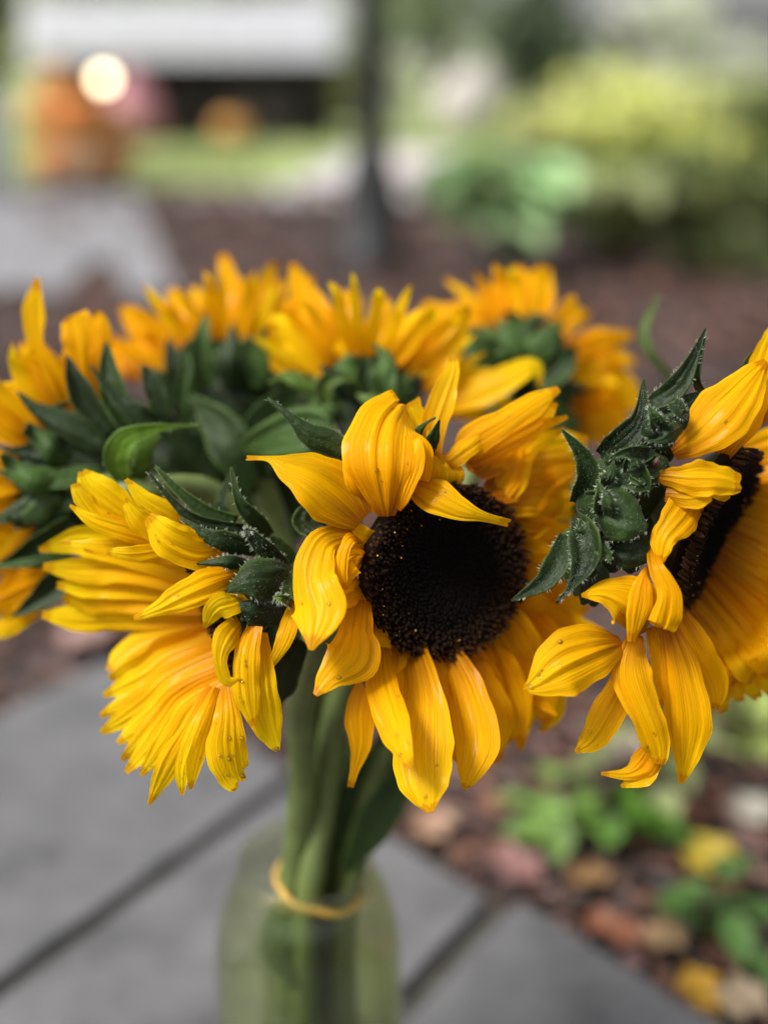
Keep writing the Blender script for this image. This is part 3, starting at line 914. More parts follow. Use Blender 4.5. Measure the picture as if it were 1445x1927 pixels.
# pumpkins
M['pumpkin'] = simple('pumpkin_orange', (.52, .17, .03), .45, .2, 9)
M['pumpkin2'] = simple('pumpkin_amber', (.50, .24, .06), .5, .2, 9)
M['pumpkin3'] = simple('pumpkin_pale', (.58, .33, .18), .5, .12, 9)
M['pstem'] = simple('pumpkin_stem', (.16, .13, .06), .8)
def pumpkin(c, r, m_, label, tall=.8, group='heap of pumpkins on the left'):
    root = empty('pumpkin', c); tag(root, label, 'pumpkin', group)
    prof = []
    for k in range(15):
        a = -math.pi / 2 + math.pi * k / 14
        prof.append((max(.02 * r, r * math.cos(a) ** .8) if abs(math.cos(a)) > 1e-6 else .02 * r, r * tall * (1 + math.sin(a) - .16 * max(0, math.sin(a)) ** 6)))
    mb = MB(); mb.lathe(prof, Vector(c), 60, rib=lambda q: .94 + .08 * abs(math.cos(q * 5))); mb.build('body', m_, root)
    t = Vector(c) + Vector((0, 0, r * tall * 1.8))
    mb = MB(); mb.tube([t, t + Vector((.02, 0, .3)) * r, t + Vector((.15, 0, .45)) * r], [r * .14, r * .09, r * .10], 7); mb.build('stalk', M['pstem'], root)
D = 6.75
def at(px, py, y): 
    v = P(px, py, 1) - CAM
    return CAM + v * (y / v.y)
pumpkin(at(118, 345, 6.75), .15, M['pumpkin'], 'orange pumpkin at the lower left of the heap')
pumpkin(at(152, 347, 6.50), .13, M['pumpkin3'], 'pale pumpkin low at the front of the heap')
pumpkin(at(205, 340, 6.78), .14, M['pumpkin'], 'orange pumpkin at the lower right of the heap')
pumpkin(at(90, 255, 6.85), .14, M['pumpkin2'], 'amber pumpkin at the upper left of the heap')
pumpkin(at(150, 262, 6.70), .15, M['pumpkin'], 'orange pumpkin in the middle of the heap')
pumpkin(at(205, 262, 6.85), .12, M['pumpkin2'], 'amber pumpkin under the glowing globe light')
pumpkin(at(110, 185, 6.85), .11, M['pumpkin2'], 'small amber pumpkin on top of the heap')
pumpkin(at(438, 272, 9.9), .14, M['pumpkin2'], 'lone orange pumpkin on the grass in front of the table', .85, 'pumpkin on the lawn')
# globe light on a stake
g = at(195, 148, 6.35); c = Vector((g.x, g.y, GZ))
gl = empty('globe_light', c); tag(gl, 'small glowing globe light on a thin stake in front of the pumpkin heap', 'light')
mb = MB(); mb.tube([c, g - Vector((0, 0, .05))], [.006, .005], 8); mb.lathe([(.02, -.055), (.022, -.035), (.012, -.03)], g, 14); mb.build('stake', M['iron'], gl)
m, n, b, o_ = mat('globe_glow')
b.inputs['Base Color'].default_value = (.9, .85, .7, 1); b.inputs['Emission Color'].default_value = (1, .80, .50, 1); b.inputs['Emission Strength'].default_value = 3.6
mb = MB(); mb.lathe([(.0005, -.034)] + [(.034 * math.cos(a), .034 * math.sin(a)) for a in [R_(-80 + 20 * k) for k in range(9)]] + [(.0005, .034)], g, 24); mb.build('globe', m, gl)

# pale planter at the left edge, boulder beyond
c = GP(-40, 375, GZ); pr = empty('planter', c); tag(pr, 'pale grey planter box cut by the left edge', 'planter')
mb = MB(); mb.lathe([(.16, 0), (.20, .48), (.215, .49), (.215, .53), (.19, .53), (.18, .46), (.001, .46)], c, 4); mb.build('box', simple('planter_paint', (.55, .55, .58), .6, .06), pr, smooth=False)
mb = MB(); rnd = random.Random(3); crown_geo(mb, c + Vector((0, 0, .68)), (.25, .25, .25), 260, .05, dark + olive, rnd, 6); mb.build('foliage', CR, pr, smooth=False)
def boulder(c, rad, m_, label, seed):
    mb = MB(); prof = []
    vs_, fs = [], []
    nu, nv = 20, 12
    for i in range(nv + 1):
        a = math.pi * i / nv
        for k in range(nu):
            q = 2 * math.pi * k / nu
            v = Vector((math.sin(a) * math.cos(q), math.sin(a) * math.sin(q), math.cos(a)))
            s_ = 1 + .28 * mnoise.noise(v * 1.6 + Vector((seed, 0, 0))) + .08 * mnoise.noise(v * 5)
            vs_.append(Vector(c) + Vector((v.x * rad[0], v.y * rad[1], v.z * rad[2])) * s_ + Vector((0, 0, rad[2] * .75)))
    for i in range(nv):
        for k in range(nu): fs.append((i * nu + k, i * nu + (k + 1) % nu, (i + 1) * nu + (k + 1) % nu, (i + 1) * nu + k))
    mb.add(vs_, fs); o = mb.build('boulder', m_, origin=tuple(c)); tag(o, label, 'boulder', 'pale boulders beyond the lamp post')
M['stone'] = simple('pale_stone', (.48, .44, .42), .8, .1, 4, .01)
boulder(GP(880, 248, GZ), (.36, .3, .33), M['stone'], 'large pale boulder on the lawn right of the lamp post', 3)
boulder(GP(785, 345, GZ), (.17, .14, .10), M['stone'], 'low pale stone beside the path just right of the lamp post', 8)

# ------------------------------------------------------------------ bottle, band
AX = Vector((-.0440, .55, 0))
m, n, b, o = mat('green_glass')
gl_ = N(n, 'ShaderNodeBsdfGlass'); gl_.inputs['Color'].default_value = (.96, .98, .87, 1); gl_.inputs['IOR'].default_value = 1.45; gl_.inputs['Roughness'].default_value = 0.0
tr = N(n, 'ShaderNodeBsdfTransparent'); tr.inputs[0].default_value = (.955, .975, .86, 1)
mx = N(n, 'ShaderNodeMixShader'); mx.inputs[0].default_value = .8
n.links.new(gl_.outputs[0], mx.inputs[1]); n.links.new(tr.outputs[0], mx.inputs[2])
gs = N(n, 'ShaderNodeBsdfGlossy'); gs.inputs['Roughness'].default_value = .03; lw = N(n, 'ShaderNodeLayerWeight'); pw = N(n, 'ShaderNodeMath', operation='POWER'); pw.inputs[1].default_value = 3.5; n.links.new(lw.outputs['Facing'], pw.inputs[0])
fr_ = N(n, 'ShaderNodeMath', operation='MULTIPLY_ADD'); fr_.inputs[1].default_value = .5; fr_.inputs[2].default_value = .035; n.links.new(pw.outputs[0], fr_.inputs[0])
m4 = N(n, 'ShaderNodeMixShader'); n.links.new(fr_.outputs[0], m4.inputs[0]); n.links.new(mx.outputs[0], m4.inputs[1]); n.links.new(gs.outputs[0], m4.inputs[2]); n.links.new(m4.outputs[0], o.inputs[0])
nz = noise(n, 28, 2); bp = N(n, 'ShaderNodeBump'); bp.inputs['Distance'].default_value = .004; bp.inputs['Strength'].default_value = .12
n.links.new(nz.outputs[0], bp.inputs['Height']); n.links.new(bp.outputs[0], gl_.inputs['Normal'])
M['glass'] = m
bt = empty('glass_bottle', AX); tag(bt, 'round shouldered greenish glass bottle holding the sunflower stems', 'bottle')
outer = [(.001, .001), (.050, .001), (.0545, .006), (.0550, .02), (.0550, .13), (.0546, .155), (.0532, .175), (.0502, .193), (.0455, .208), (.0405, .218), (.0385, .223), (.0380, .227), (.0386, .229), (.0384, .231)]
inner = [(.0370, .232), (.0358, .230), (.0356, .224), (.0380, .216), (.0432, .206), (.0478, .191), (.0507, .174), (.0520, .154), (.0522, .13), (.0522, .02), (.047, .010), (.001, .009)]
mb = MB(); mb.lathe(outer + inner, AX, 64); sub(mb.build('body', M['glass'], bt))
m, n, b, o = mat('bottle_water')
b.inputs['Transmission Weight'].default_value = 1; b.inputs['IOR'].default_value = 1.33; b.inputs['Roughness'].default_value = .02; b.inputs['Base Color'].default_value = (.97, .985, .88, 1)
tr = N(n, 'ShaderNodeBsdfTransparent'); tr.inputs[0].default_value = (.93, .97, .74, 1)
mx = N(n, 'ShaderNodeMixShader'); mx.inputs[0].default_value = .8
n.links.new(b.outputs[0], mx.inputs[1]); n.links.new(tr.outputs[0], mx.inputs[2]); n.links.new(mx.outputs[0], o.inputs[0])
mb = MB(); mb.lathe([(.001, .0115), (.045, .0115), (.0514, .021), (.0515, .10), (.0505, .1385), (.046, .138), (.001, .138)], AX, 48); mb.build('water', m, bt)

BND = Vector((-.0370, .55, .209))
RING = .0168
def slot(k):
    if k < 0: return BND.copy()
    a = R_(k)
    return BND + Vector((math.cos(a) * RING, math.sin(a) * RING, 0))
def stem_tail(k):
    s_ = slot(k)
    o_ = s_ - BND
    return [s_, Vector((AX.x, AX.y, .12)) + Vector((o_.x, o_.y, 0)) * 1.05 + Vector((.003, 0, 0)), Vector((AX.x, AX.y, .012)) + Vector((o_.x, o_.y, 0)) * 1.5]
SR = .0068
rb = MB()
pts = []
nb = 48
for k in range(nb + 1):
    a = 2 * math.pi * k / nb
    r = RING + SR + .0006 - .0014 * (1 - abs(math.cos(3 * a)))
    pts.append(BND + Vector((math.cos(a) * r, math.sin(a) * r, .003 - .0065 * math.cos(a) + .001 * math.sin(3 * a))))
rb.tube(pts, [.0019 + .0003 * math.sin(k * .7) for k in range(nb + 1)], 8, cap=False)
o = rb.build('rubber_band', simple('rubber_tan', (.56, .34, .08), .5, .1, 40), origin=tuple(BND)); tag(o, 'tan rubber band holding the stems together above the bottle', 'rubber band')

def base_of(k):
    return stem_tail(k)[-1]

# ------------------------------------------------------------------ middle bloom
c = Flower(836, 1075, .525, (.42, -.10, .90), .0392, 'C', 'large middle sunflower with dark centre turned to the viewer', base_of(250), 0)
c.back([P(690, 1180, .605), P(630, 1350, .635), P(612, 1500, .655)] + stem_tail(250), SR)
c.disc(1500, .003, 60)
c.auto_petals(16, (-115, 60), L=(.030, .044), mats=('petal', 'petal_orange'), lift=-.014, w=(24, 34))
c.auto_petals(9, (75, 240), L=(.008, .016), mats=('petal', 'petal_orange'), lift=-.006, w=(22, 30))
p = lambda pts, **kw: c.petal(pts, rel='plane', **kw)
# far fan first (right side), then round to the front
p([(880, 470, 4, 40), (930, 395, 2, 68), (1060, 310, 2, 50), (1180, 232, 6, 36), (1262, 188, 10, 14)], roll=(15, -25), cup=-.5, drops=10)
p([(910, 470, 8, 40), (1060, 385, 10, 55), (1180, 315, 14, 45), (1245, 235, 16, 18)], roll=(-20, 10), cup=-.2)
p([(930, 520, 6.0, 45), (1080, 440, 21.3, 62), (1230, 410, 40.7, 58), (1370, 400, 60.0, 25)], cup=.2)
p([(980, 560, 4.0, 45), (1130, 500, 19.3, 55), (1260, 480, 38.7, 50), (1400, 500, 60.0, 20)], cup=-.3, mat_='petal_orange')
p([(1000, 600, 0.0, 45), (1150, 570, 15.3, 50), (1290, 570, 34.7, 48), (1400, 590, 56.0, 20)], cup=.3, mat_='petal_orange')
p([(1030, 650, 0.0, 45), (1170, 640, 11.3, 48), (1290, 660, 30.7, 45), (1390, 690, 54.0, 20)], cup=-.3)
p([(1060, 720, 0.0, 45), (1190, 730, 11.3, 46), (1300, 760, 30.7, 42), (1400, 800, 54.0, 18)], cup=.3, mat_='petal_orange')
p([(1080, 800, 0.0, 45), (1190, 830, 9.3, 46), (1300, 870, 26.7, 42), (1390, 920, 48.0, 18)], cup=-.3)
p([(1080, 880, 0.0, 45), (1190, 930, 8.3, 46), (1290, 990, 24.7, 42), (1370, 1060, 44.0, 18)], cup=.25, mat_='petal_orange')
p([(1070, 950, 0.0, 45), (1170, 1030, 7.3, 50), (1260, 1120, 22.7, 50), (1330, 1230, 42.0, 20)], cup=-.25)
p([(1030, 1030, 0.0, 45), (1120, 1150, 4.5, 60), (1200, 1290, 17.0, 62), (1250, 1430, 31.5, 40), (1190, 1525, 44.0, 10)], cup=-.25)
p([(1000, 1080, 0.0, 40), (1090, 1230, 9.3, 60), (1130, 1400, 26.7, 55), (1110, 1595, 42.0, 12)], cup=.2)
p([(950, 1130, 0.0, 45), (1020, 1280, 11.3, 60), (1050, 1430, 28.7, 50), (1080, 1560, 44.0, 20)], cup=.3)
p([(900, 1180, 0.0, 40), (985, 1330, 11.3, 62), (1020, 1480, 26.7, 55), (985, 1640, 42.0, 30)], cup=-.3, mat_='petal_orange')
p([(830, 1190, 0, 40), (905, 1360, -10, 72), (948, 1540, -20, 88), (915, 1680, -26, 50), (892, 1745, -28, 10)], roll=(25, 5), cup=-.35)
p([(740, 1210, 0, 40), (790, 1330, 2, 62), (850, 1430, 4, 50), (870, 1560, 6, 25)], cup=.2, mat_='petal_orange')
p([(700, 1200, 0, 48), (738, 1390, -16, 84), (728, 1590, -30, 122), (742, 1735, -38, 92), (765, 1836, -42, 14)], roll=(16, 24), cup=-.3, groove=.04, drops=8)
p([(640, 1190, 2, 40), (650, 1320, 2, 50), (640, 1450, 2, 45), (650, 1560, 4, 20)], cup=.2)
p([(570, 1195, -2, 38), (572, 1330, -18, 60), (612, 1470, -32, 66), (658, 1580, -42, 44), (690, 1660, -47, 9)], roll=(5, 30), cup=-.5, drops=10)
p([(525, 1290, 8, 30), (492, 1440, 8, 58), (492, 1560, 8, 46), (470, 1665, 8, 19), (452, 1738, 7, 13)], roll=(20, -30), cup=.3)
for q in ([(770, 1215, 6, 42), (800, 1350, 4, 78), (828, 1480, 2, 72), (850, 1610, 2, 26)], [(870, 1190, 6, 45), (940, 1330, 6, 82), (1000, 1480, 8, 84), (1012, 1640, 10, 24)], [(1000, 1090, 6, 45), (1110, 1240, 12, 82), (1180, 1380, 18, 72), (1218, 1490, 22, 18)],
          [(930, 1150, 8, 45), (1030, 1300, 12, 84), (1090, 1440, 14, 72), (1115, 1575, 18, 18)], [(1050, 1000, 8, 45), (1170, 1120, 16, 78), (1270, 1260, 22, 62), (1320, 1370, 26, 15)], [(1080, 900, 8, 45), (1200, 980, 18, 70), (1300, 1080, 26, 56), (1370, 1180, 30, 14)]):
    p(q, mat_='petal_orange' if q[0][0] % 20 else 'petal')
# lower left
p([(492, 1010, 0, 40), (472, 1125, -10, 74), (455, 1225, -18, 108), (375, 1308, -22, 55), (316, 1380, -24, 10)], roll=(5, 20), cup=-.35, drops=6)
p([(540, 1090, 2, 35), (560, 1170, 0, 45), (590, 1250, 4, 30)], cup=.2, mat_='petal_orange')
p([(250, 1010, 2, 26), (218, 1105, 0, 38), (180, 1200, -2, 27), (118, 1300, -2, 9)], roll=(30, -20), cup=-.3)
# left: drooping front petal with a rolled edge
p([(460, 745, 0, 30), (345, 785, -8, 62), (305, 915, -16, 82), (332, 1050, -24, 102), (300, 1205, -32, 10)], roll=(25, 12), cup=-.45, groove=.07, drops=14)
p([(490, 775, -2, 14), (452, 775, -12, 22), (425, 830, -15, 24), (418, 900, -15, 26), (430, 960, -12, 10)], roll=(40, 30), cup=-.8)
p([(500, 850, 2, 18), (470, 860, -6, 46), (440, 900, -6, 40), (425, 970, -4, 14)], roll=(-30, -20), cup=.3)
p([(480, 920, 2, 25), (440, 940, 0, 40), (400, 990, 2, 20)], cup=.2, mat_='petal_orange')
# upper left
p([(500, 700, 0, 52), (410, 610, -5, 118), (310, 535, -9, 108), (215, 495, -8, 62), (140, 462, -5, 14), (48, 458, -1, 9)], roll=(12, 32), cup=.25, drops=6)
p([(735, 500, 8, 40), (700, 380, 10, 70), (640, 268, 8, 92)], cup=-.2)
p([(596, 684, -9, 34), (590, 610, -13, 88), (582, 500, -17, 142), (584, 400, -14, 152), (604, 315, -5, 128), (640, 262, 4, 88), (655, 250, 8, 70)], roll=(4, -8), cup=-.3, groove=.06, ripple=.07, crease=1.5, drops=30)
p([(640, 660, -14, 10), (660, 590, -17, 34), (690, 500, -19, 46), (705, 420, -17, 34), (690, 380, -14, 14)], roll=(-35, -30), cup=-.5)
p([(560, 640, 0, 28), (492, 560, -7, 52), (470, 450, -6, 50), (520, 330, 2, 46), (620, 275, 10, 30)], roll=(-35, -20), cup=-.5)
p([(700, 590, 0, 22), (728, 510, -8, 40), (725, 430, -12, 44), (680, 385, -12, 26)], roll=(-45, -40), cup=-.7)
p([(770, 470, 6, 26), (778, 335, 8, 50), (812, 225, 10, 52), (848, 125, 12, 29), (850, 62, 14, 14)], roll=(20, -25), cup=.35)
p([(830, 480, 3, 30), (880, 440, 2, 40), (960, 380, 4, 34), (1010, 330, 8, 12)], cup=-.4)
# petal folded down over the centre
p([(690, 560, -4, 40), (780, 605, -14, 72), (872, 652, -17, 50), (965, 684, -17, 21), (1070, 712, -14, 15)], roll=(-25, 30), cup=-.45, groove=.03, drops=12, ripple=.03)
# bracts behind
bq = lambda pts, **kw: c.bract(pts, rel='plane', **kw)
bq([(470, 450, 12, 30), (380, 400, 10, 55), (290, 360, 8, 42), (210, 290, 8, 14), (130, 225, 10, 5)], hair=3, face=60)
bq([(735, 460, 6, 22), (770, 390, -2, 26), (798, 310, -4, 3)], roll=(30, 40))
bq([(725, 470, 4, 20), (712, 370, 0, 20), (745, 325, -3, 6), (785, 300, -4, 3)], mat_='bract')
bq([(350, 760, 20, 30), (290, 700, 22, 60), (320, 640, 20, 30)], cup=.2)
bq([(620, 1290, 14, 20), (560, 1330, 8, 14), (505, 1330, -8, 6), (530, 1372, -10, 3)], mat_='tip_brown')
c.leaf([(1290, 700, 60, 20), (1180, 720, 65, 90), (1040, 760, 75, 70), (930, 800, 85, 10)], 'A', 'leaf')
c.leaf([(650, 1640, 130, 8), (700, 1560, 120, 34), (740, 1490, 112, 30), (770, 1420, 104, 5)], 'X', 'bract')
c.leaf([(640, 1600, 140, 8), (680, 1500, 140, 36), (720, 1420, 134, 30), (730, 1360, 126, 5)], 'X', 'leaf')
c.finish()

# ------------------------------------------------------------------ right bloom
r = Flower(1338, 985, .530, (.80, -.40, .44), .037, 'R', 'sunflower at the right edge facing right, hairy green bracts towards the middle', base_of(0), 0)
r.back([P(1000, 1010, .60), P(860, 1200, .635), P(720, 1440, .665)] + stem_tail(0), SR, .012)
r.disc(1100, .004, 40)
p = r.petal
for k, (x0, y0, x1, y1, x2, y2) in enumerate([(985, 620, 1080, 560, 1180, 500), (990, 690, 1110, 670, 1230, 640), (985, 760, 1110, 760, 1240, 760), (975, 820, 1110, 850, 1240, 880),
                                             (960, 880, 1090, 940, 1230, 1000), (945, 940, 1070, 1030, 1220, 1120), (920, 1000, 1060, 1120, 1190, 1240), (890, 1060, 1010, 1200, 1130, 1370),
                                             (860, 1110, 970, 1280, 1060, 1470), (820, 1150, 920, 1320, 1000, 1480), (780, 1190, 880, 1370, 930, 1490), (740, 1220, 840, 1380, 868, 1530)]):
    xm, ym = (x1 + x2) / 2, (y1 + y2) / 2 + 5
    p([(x0 - 55, y0 - 15, 30 - k * 2, 36), (x1 - 10, y1, 18 - k, 58), (xm, ym, 6 - k, 58), (x2, y2, 4, 16)], mat_='petal_orange' if k % 3 == 1 else 'petal')
    p([(x0 - 65, y0 + 15, 33 - k * 2, 40), (x1 + 10, y1 + 60, 24 - k, 52), (xm + 20, ym + 70, 18 - k, 50), (x2 + 20, y2 + 70, 18, 16)], mat_='petal')
p([(715, 1230, -18, 40), (800, 1380, -20, 62), (852, 1500, -16, 50), (850, 1590, -14, 14)], cup=-.3)
p([(610, 1270, -26, 30), (640, 1360, -28, 42), (650, 1470, -28, 36), (640, 1580, -26, 10)], cup=.3)
p([(670, 1270, -28, 36), (718, 1440, -32, 74), (748, 1620, -32, 94), (742, 1760, -28, 55), (718, 1875, -26, 10)], roll=(-20, 15), cup=-.3, groove=.04, drops=6)
p([(540, 1400, -26, 36), (440, 1600, -26, 66), (375, 1705, -24, 48), (314, 1755, -23, 8)], roll=(20, -10), cup=.25, drops=8)
p([(620, 1720, -30, 34), (572, 1805, -28, 52), (515, 1838, -27, 26), (412, 1838, -26, 6)], roll=(10, -20), cup=-.3)
p([(620, 1760, -28, 34), (580, 1840, -27, 44), (488, 1888, -26, 6)], roll=(10, -20), cup=.3)
p([(545, 1300, -34, 30), (528, 1450, -40, 74), (588, 1615, -42, 66), (628, 1730, -40, 56), (634, 1800, -37, 24)], roll=(-15, 10), cup=-.5, drops=10, groove=.03)
p([(495, 1335, -34, 34), (400, 1365, -42, 100), (270, 1418, -46, 128), (170, 1487, -45, 58), (112, 1514, -43, 6)], roll=(12, -8), cup=-.25, drops=34, groove=.04)
p([(560, 1300, -36, 26), (528, 1185, -42, 104), (430, 1140, -44, 52), (336, 1150, -44, 6)], roll=(15, 20), cup=-.4)
p([(600, 1045, -36, 10), (580, 1080, -44, 24), (560, 1180, -46, 50), (530, 1330, -43, 16)], roll=(-30, -20), cup=-.6)
p([(612, 940, -36, 24), (622, 1035, -46, 30), (672, 1140, -50, 46), (655, 1250, -48, 58), (640, 1275, -46, 40)], roll=(20, -20), cup=-.5)
p([(800, 730, -26, 40), (725, 835, -40, 72), (655, 930, -44, 52), (640, 1020, -44, 16)], roll=(-25, 20), cup=-.4, ripple=.14)
p([(630, 690, -38, 20), (740, 700, -44, 60), (850, 700, -46, 64), (955, 718, -43, 36)], roll=(20, -25), cup=-.45, ripple=.16)
p([(660, 760, -38, 24), (760, 770, -42, 50), (840, 740, -42, 40), (900, 780, -40, 14)], roll=(-20, 25), cup=-.4, ripple=.14)
p([(690, 600, -28, 30), (790, 535, -34, 84), (895, 435, -36, 108), (985, 325, -32, 70), (1050, 245, -28, 16)], roll=(-20, 15), cup=-.3, drops=4)
p([(880, 610, -22, 30), (960, 480, -26, 60), (1010, 380, -26, 56), (1060, 270, -22, 18)], roll=(20, -25), cup=.3)
p([(960, 440, -14, 34), (1020, 300, -18, 52), (1058, 190, -18, 44), (1085, 105, -14, 14)], roll=(-10, 25), cup=-.3)
p([(1010, 480, -4, 34), (1080, 330, -6, 60), (1130, 200, -4, 50), (1150, 90, 0, 12)])
b_ = lambda pts, **kw: r.bract([(x, y, z, w_ * (1.1 if 0 < q < len(pts) - 1 else 1)) for q, (x, y, z, w_) in enumerate(pts)], **kw)
b_([(960, 330, -8, 26), (985, 280, -14, 28), (1000, 230, -14, 18), (1035, 195, -12, 3)])
b_([(305, 790, -22, 14), (362, 700, -30, 40), (338, 605, -34, 27), (260, 508, -36, 3)], hair=5, face=70, roll=(30, -20), cup=.5)
b_([(405, 605, -28, 20), (490, 555, -38, 52), (562, 470, -40, 32), (577, 315, -38, 3)], hair=5, face=260, roll=(15, -20), cup=.45)
b_([(600, 410, -24, 30), (700, 345, -30, 40), (768, 232, -30, 19), (816, 118, -28, 3)], hair=4, face=80, cup=.35)
b_([(800, 360, -20, 14), (780, 320, -28, 14), (795, 230, -29, 8), (816, 140, -28, 3)], hair=2)
b_([(590, 470, -20, 30), (690, 450, -28, 62), (760, 400, -28, 36), (800, 360, -26, 4)], hair=3, face=120, cup=-.3)
b_([(570, 545, -18, 30), (660, 540, -26, 44), (730, 540, -27, 6)], hair=3, cup=-.3)
b_([(390, 665, -22, 40), (500, 670, -34, 84), (600, 655, -37, 62), (668, 635, -36, 8)], hair=4, face=120, cup=-.4)
b_([(325, 820, -24, 50), (425, 825, -38, 90), (520, 862, -43, 76), (592, 892, -43, 10)], hair=5, face=160, cup=-.45, roll=(10, -15))
b_([(420, 940, -26, 40), (480, 960, -36, 72), (560, 980, -38, 60), (625, 1000, -38, 8)], hair=3, face=60, cup=-.3)
b_([(312, 842, -30, 16), (345, 925, -42, 56), (348, 1020, -44, 48), (300, 1110, -44, 14), (238, 1180, -44, 4)], hair=6, face=420, cup=.5, roll=(10, -10))
b_([(272, 915, -24, 22), (250, 1005, -34, 42), (192, 1095, -36, 34), (66, 1170, -38, 3)], hair=5, face=110, cup=.35, roll=(-10, 25))
b_([(350, 1000, -18, 40), (380, 1090, -24, 60), (360, 1190, -22, 30)], cup=-.2)
b_([(600, 660, -36, 10), (625, 640, -42, 14), (632, 615, -42, 3)], mat_='tip_brown')
for q in ([(450, 760, -16, 60), (470, 850, -20, 120), (460, 950, -20, 110), (440, 1060, -18, 30)], [(520, 560, -14, 50), (540, 640, -18, 110), (560, 740, -18, 100), (570, 860, -14, 30)], [(640, 440, -10, 40), (640, 520, -14, 80), (620, 620, -14, 60)],
          [(380, 880, -12, 50), (340, 960, -16, 80), (320, 1060, -16, 60), (330, 1150, -12, 20)], [(480, 900, -24, 40), (520, 980, -28, 70), (540, 1060, -26, 20)]):
    b_(q, cup=-.5, face=60)
rr = random.Random(5)
way = spline([(330, 1010), (350, 880), (420, 740), (520, 600), (620, 490), (720, 410)], 20)
for q in range(18):
    cx, cy = way[int((q + .5) / 18 * 20)]
    cx += rr.uniform(-50, 90); cy += rr.uniform(-40, 60)
    a = rr.choice((rr.uniform(-2.6, -1.0), rr.uniform(.2, 1.4), rr.uniform(2.2, 3.4)))
    L = rr.uniform(60, 110); z = -36 - rr.uniform(0, 10)
    dx, dy = math.cos(a), math.sin(a)
    r.bract([(cx - dx * L * .5, cy - dy * L * .5, z + 8, 18), (cx, cy, z, rr.uniform(24, 40)), (cx + dx * L * .5, cy + dy * L * .5, z - 1, 16), (cx + dx * L * .9 + rr.uniform(-30, 30), cy + dy * L * .9 + rr.uniform(-30, 30), z + rr.uniform(-4, 8), 2.5)],
            cup=rr.choice((.5, .7, -.4)), hair=3, face=30, crease=2)
r.finish()

# ------------------------------------------------------------------ left bloom
l = Flower(416, 1165, .522, (-.92, -.33, .20), .030, 'L', 'lemon yellow sunflower on the left hanging down with its face turned left', base_of(200), 0)
l.back([P(600, 1190, .570), P(566, 1340, .612), P(568, 1500, .645)] + stem_tail(200), SR * 1.05, .012)
l.disc(700, .003)
p = lambda pts, **kw: l.petal(pts, **{**dict(mat_='petal_lemon'), **kw})
# far side, inner faces
p([(1020, 790, 22, 46), (620, 668, 26, 66), (400, 605, 26, 72), (185, 645, 24, 12)], cup=.3)
p([(1020, 830, 26, 46), (620, 745, 30, 66), (400, 745, 30, 66), (205, 725, 28, 14)], cup=-.3)
p([(1020, 870, 28, 46), (600, 815, 32, 66), (420, 815, 32, 60), (270, 815, 30, 16)], cup=.3)
p([(1020, 920, 29, 46), (640, 890, 34, 66), (440, 890, 34, 60), (300, 880, 32, 20)], cup=-.25)
p([(1020, 970, 30, 50), (600, 955, 36, 80), (370, 965, 36, 66), (200, 955, 34, 18)], cup=.2)
p([(1030, 1000, 30, 55), (720, 1080, 36, 75), (600, 1150, 36, 65), (520, 1230, 34, 22)], cup=-.2)
for k, (x0, y0, x1, y1, x2, y2) in enumerate([(905, 1040, 700, 1170, 520, 1260), (915, 1090, 700, 1240, 492, 1340), (925, 1130, 700, 1320, 478, 1440), (935, 1170, 710, 1370, 480, 1520),
                                             (945, 1210, 740, 1420, 560, 1570), (955, 1240, 760, 1450, 580, 1650), (965, 1265, 790, 1480, 600, 1710), (985, 1285, 830, 1500, 672, 1725)]):
    p([(x0 + 125, y0 - 20, 30 - k * 4.5, 40), ((x0 + x1) / 2, (y0 + y1) / 2 - 8, 31 - k * 4.5, 48), (x1, y1, 30 - k * 4.5, 56), ((x1 + x2) / 2, (y1 + y2) / 2 + 5, 28 - k * 4.5, 48), (x2, y2, 26 - k * 4.5, 12)], drops=3 if k > 4 else 0)
p([(1010, 1300, -4, 26), (900, 1500, -8, 42), (800, 1680, -8, 58), (712, 1862, -8, 10)], cup=-.3, drops=6)
p([(1030, 1310, -10, 22), (945, 1480, -18, 38), (872, 1670, -20, 42), (868, 1818, -18, 8)], roll=(35, 20), cup=.5, drops=16)
p([(1045, 1310, -14, 22), (1000, 1450, -22, 36), (935, 1640, -24, 42), (908, 1790, -22, 10)], roll=(-35, -30), cup=-.5, drops=14)
p([(1080, 1300, -20, 26), (1085, 1440, -27, 66), (1080, 1600, -28, 100), (1110, 1720, -26, 78), (1150, 1765, -25, 40)], roll=(10, -15), cup=-.25, drops=36)
p([(1240, 1040, -24, 40), (1240, 1230, -30, 72), (1258, 1420, -30, 84), (1300, 1550, -28, 46), (1325, 1608, -27, 10)], roll=(-15, 15), cup=-.2, drops=12)
p([(1215, 1010, -28, 36), (1175, 1160, -34, 62), (1180, 1340, -36, 66), (1212, 1490, -34, 14)], roll=(25, -15), cup=-.4, drops=14)
p([(1150, 980, -26, 40), (1080, 1070, -36, 60), (1050, 1170, -39, 34), (1080, 1270, -38, 28), (1160, 1275, -36, 10)], roll=(-30, 30), cup=-.5)
p([(1180, 880, -22, 36), (1110, 900, -32, 60), (1030, 930, -36, 58), (975, 1018, -34, 8)], roll=(25, -20), cup=-.4)
p([(1140, 760, -18, 40), (1000, 810, -32, 84), (870, 868, -38, 70), (760, 925, -38, 38), (640, 975, -36, 12)], roll=(-15, 25), cup=-.35, ripple=.1)
p([(1120, 700, -14, 40), (1040, 760, -24, 52), (960, 800, -28, 40), (860, 800, -26, 10)], cup=-.3)
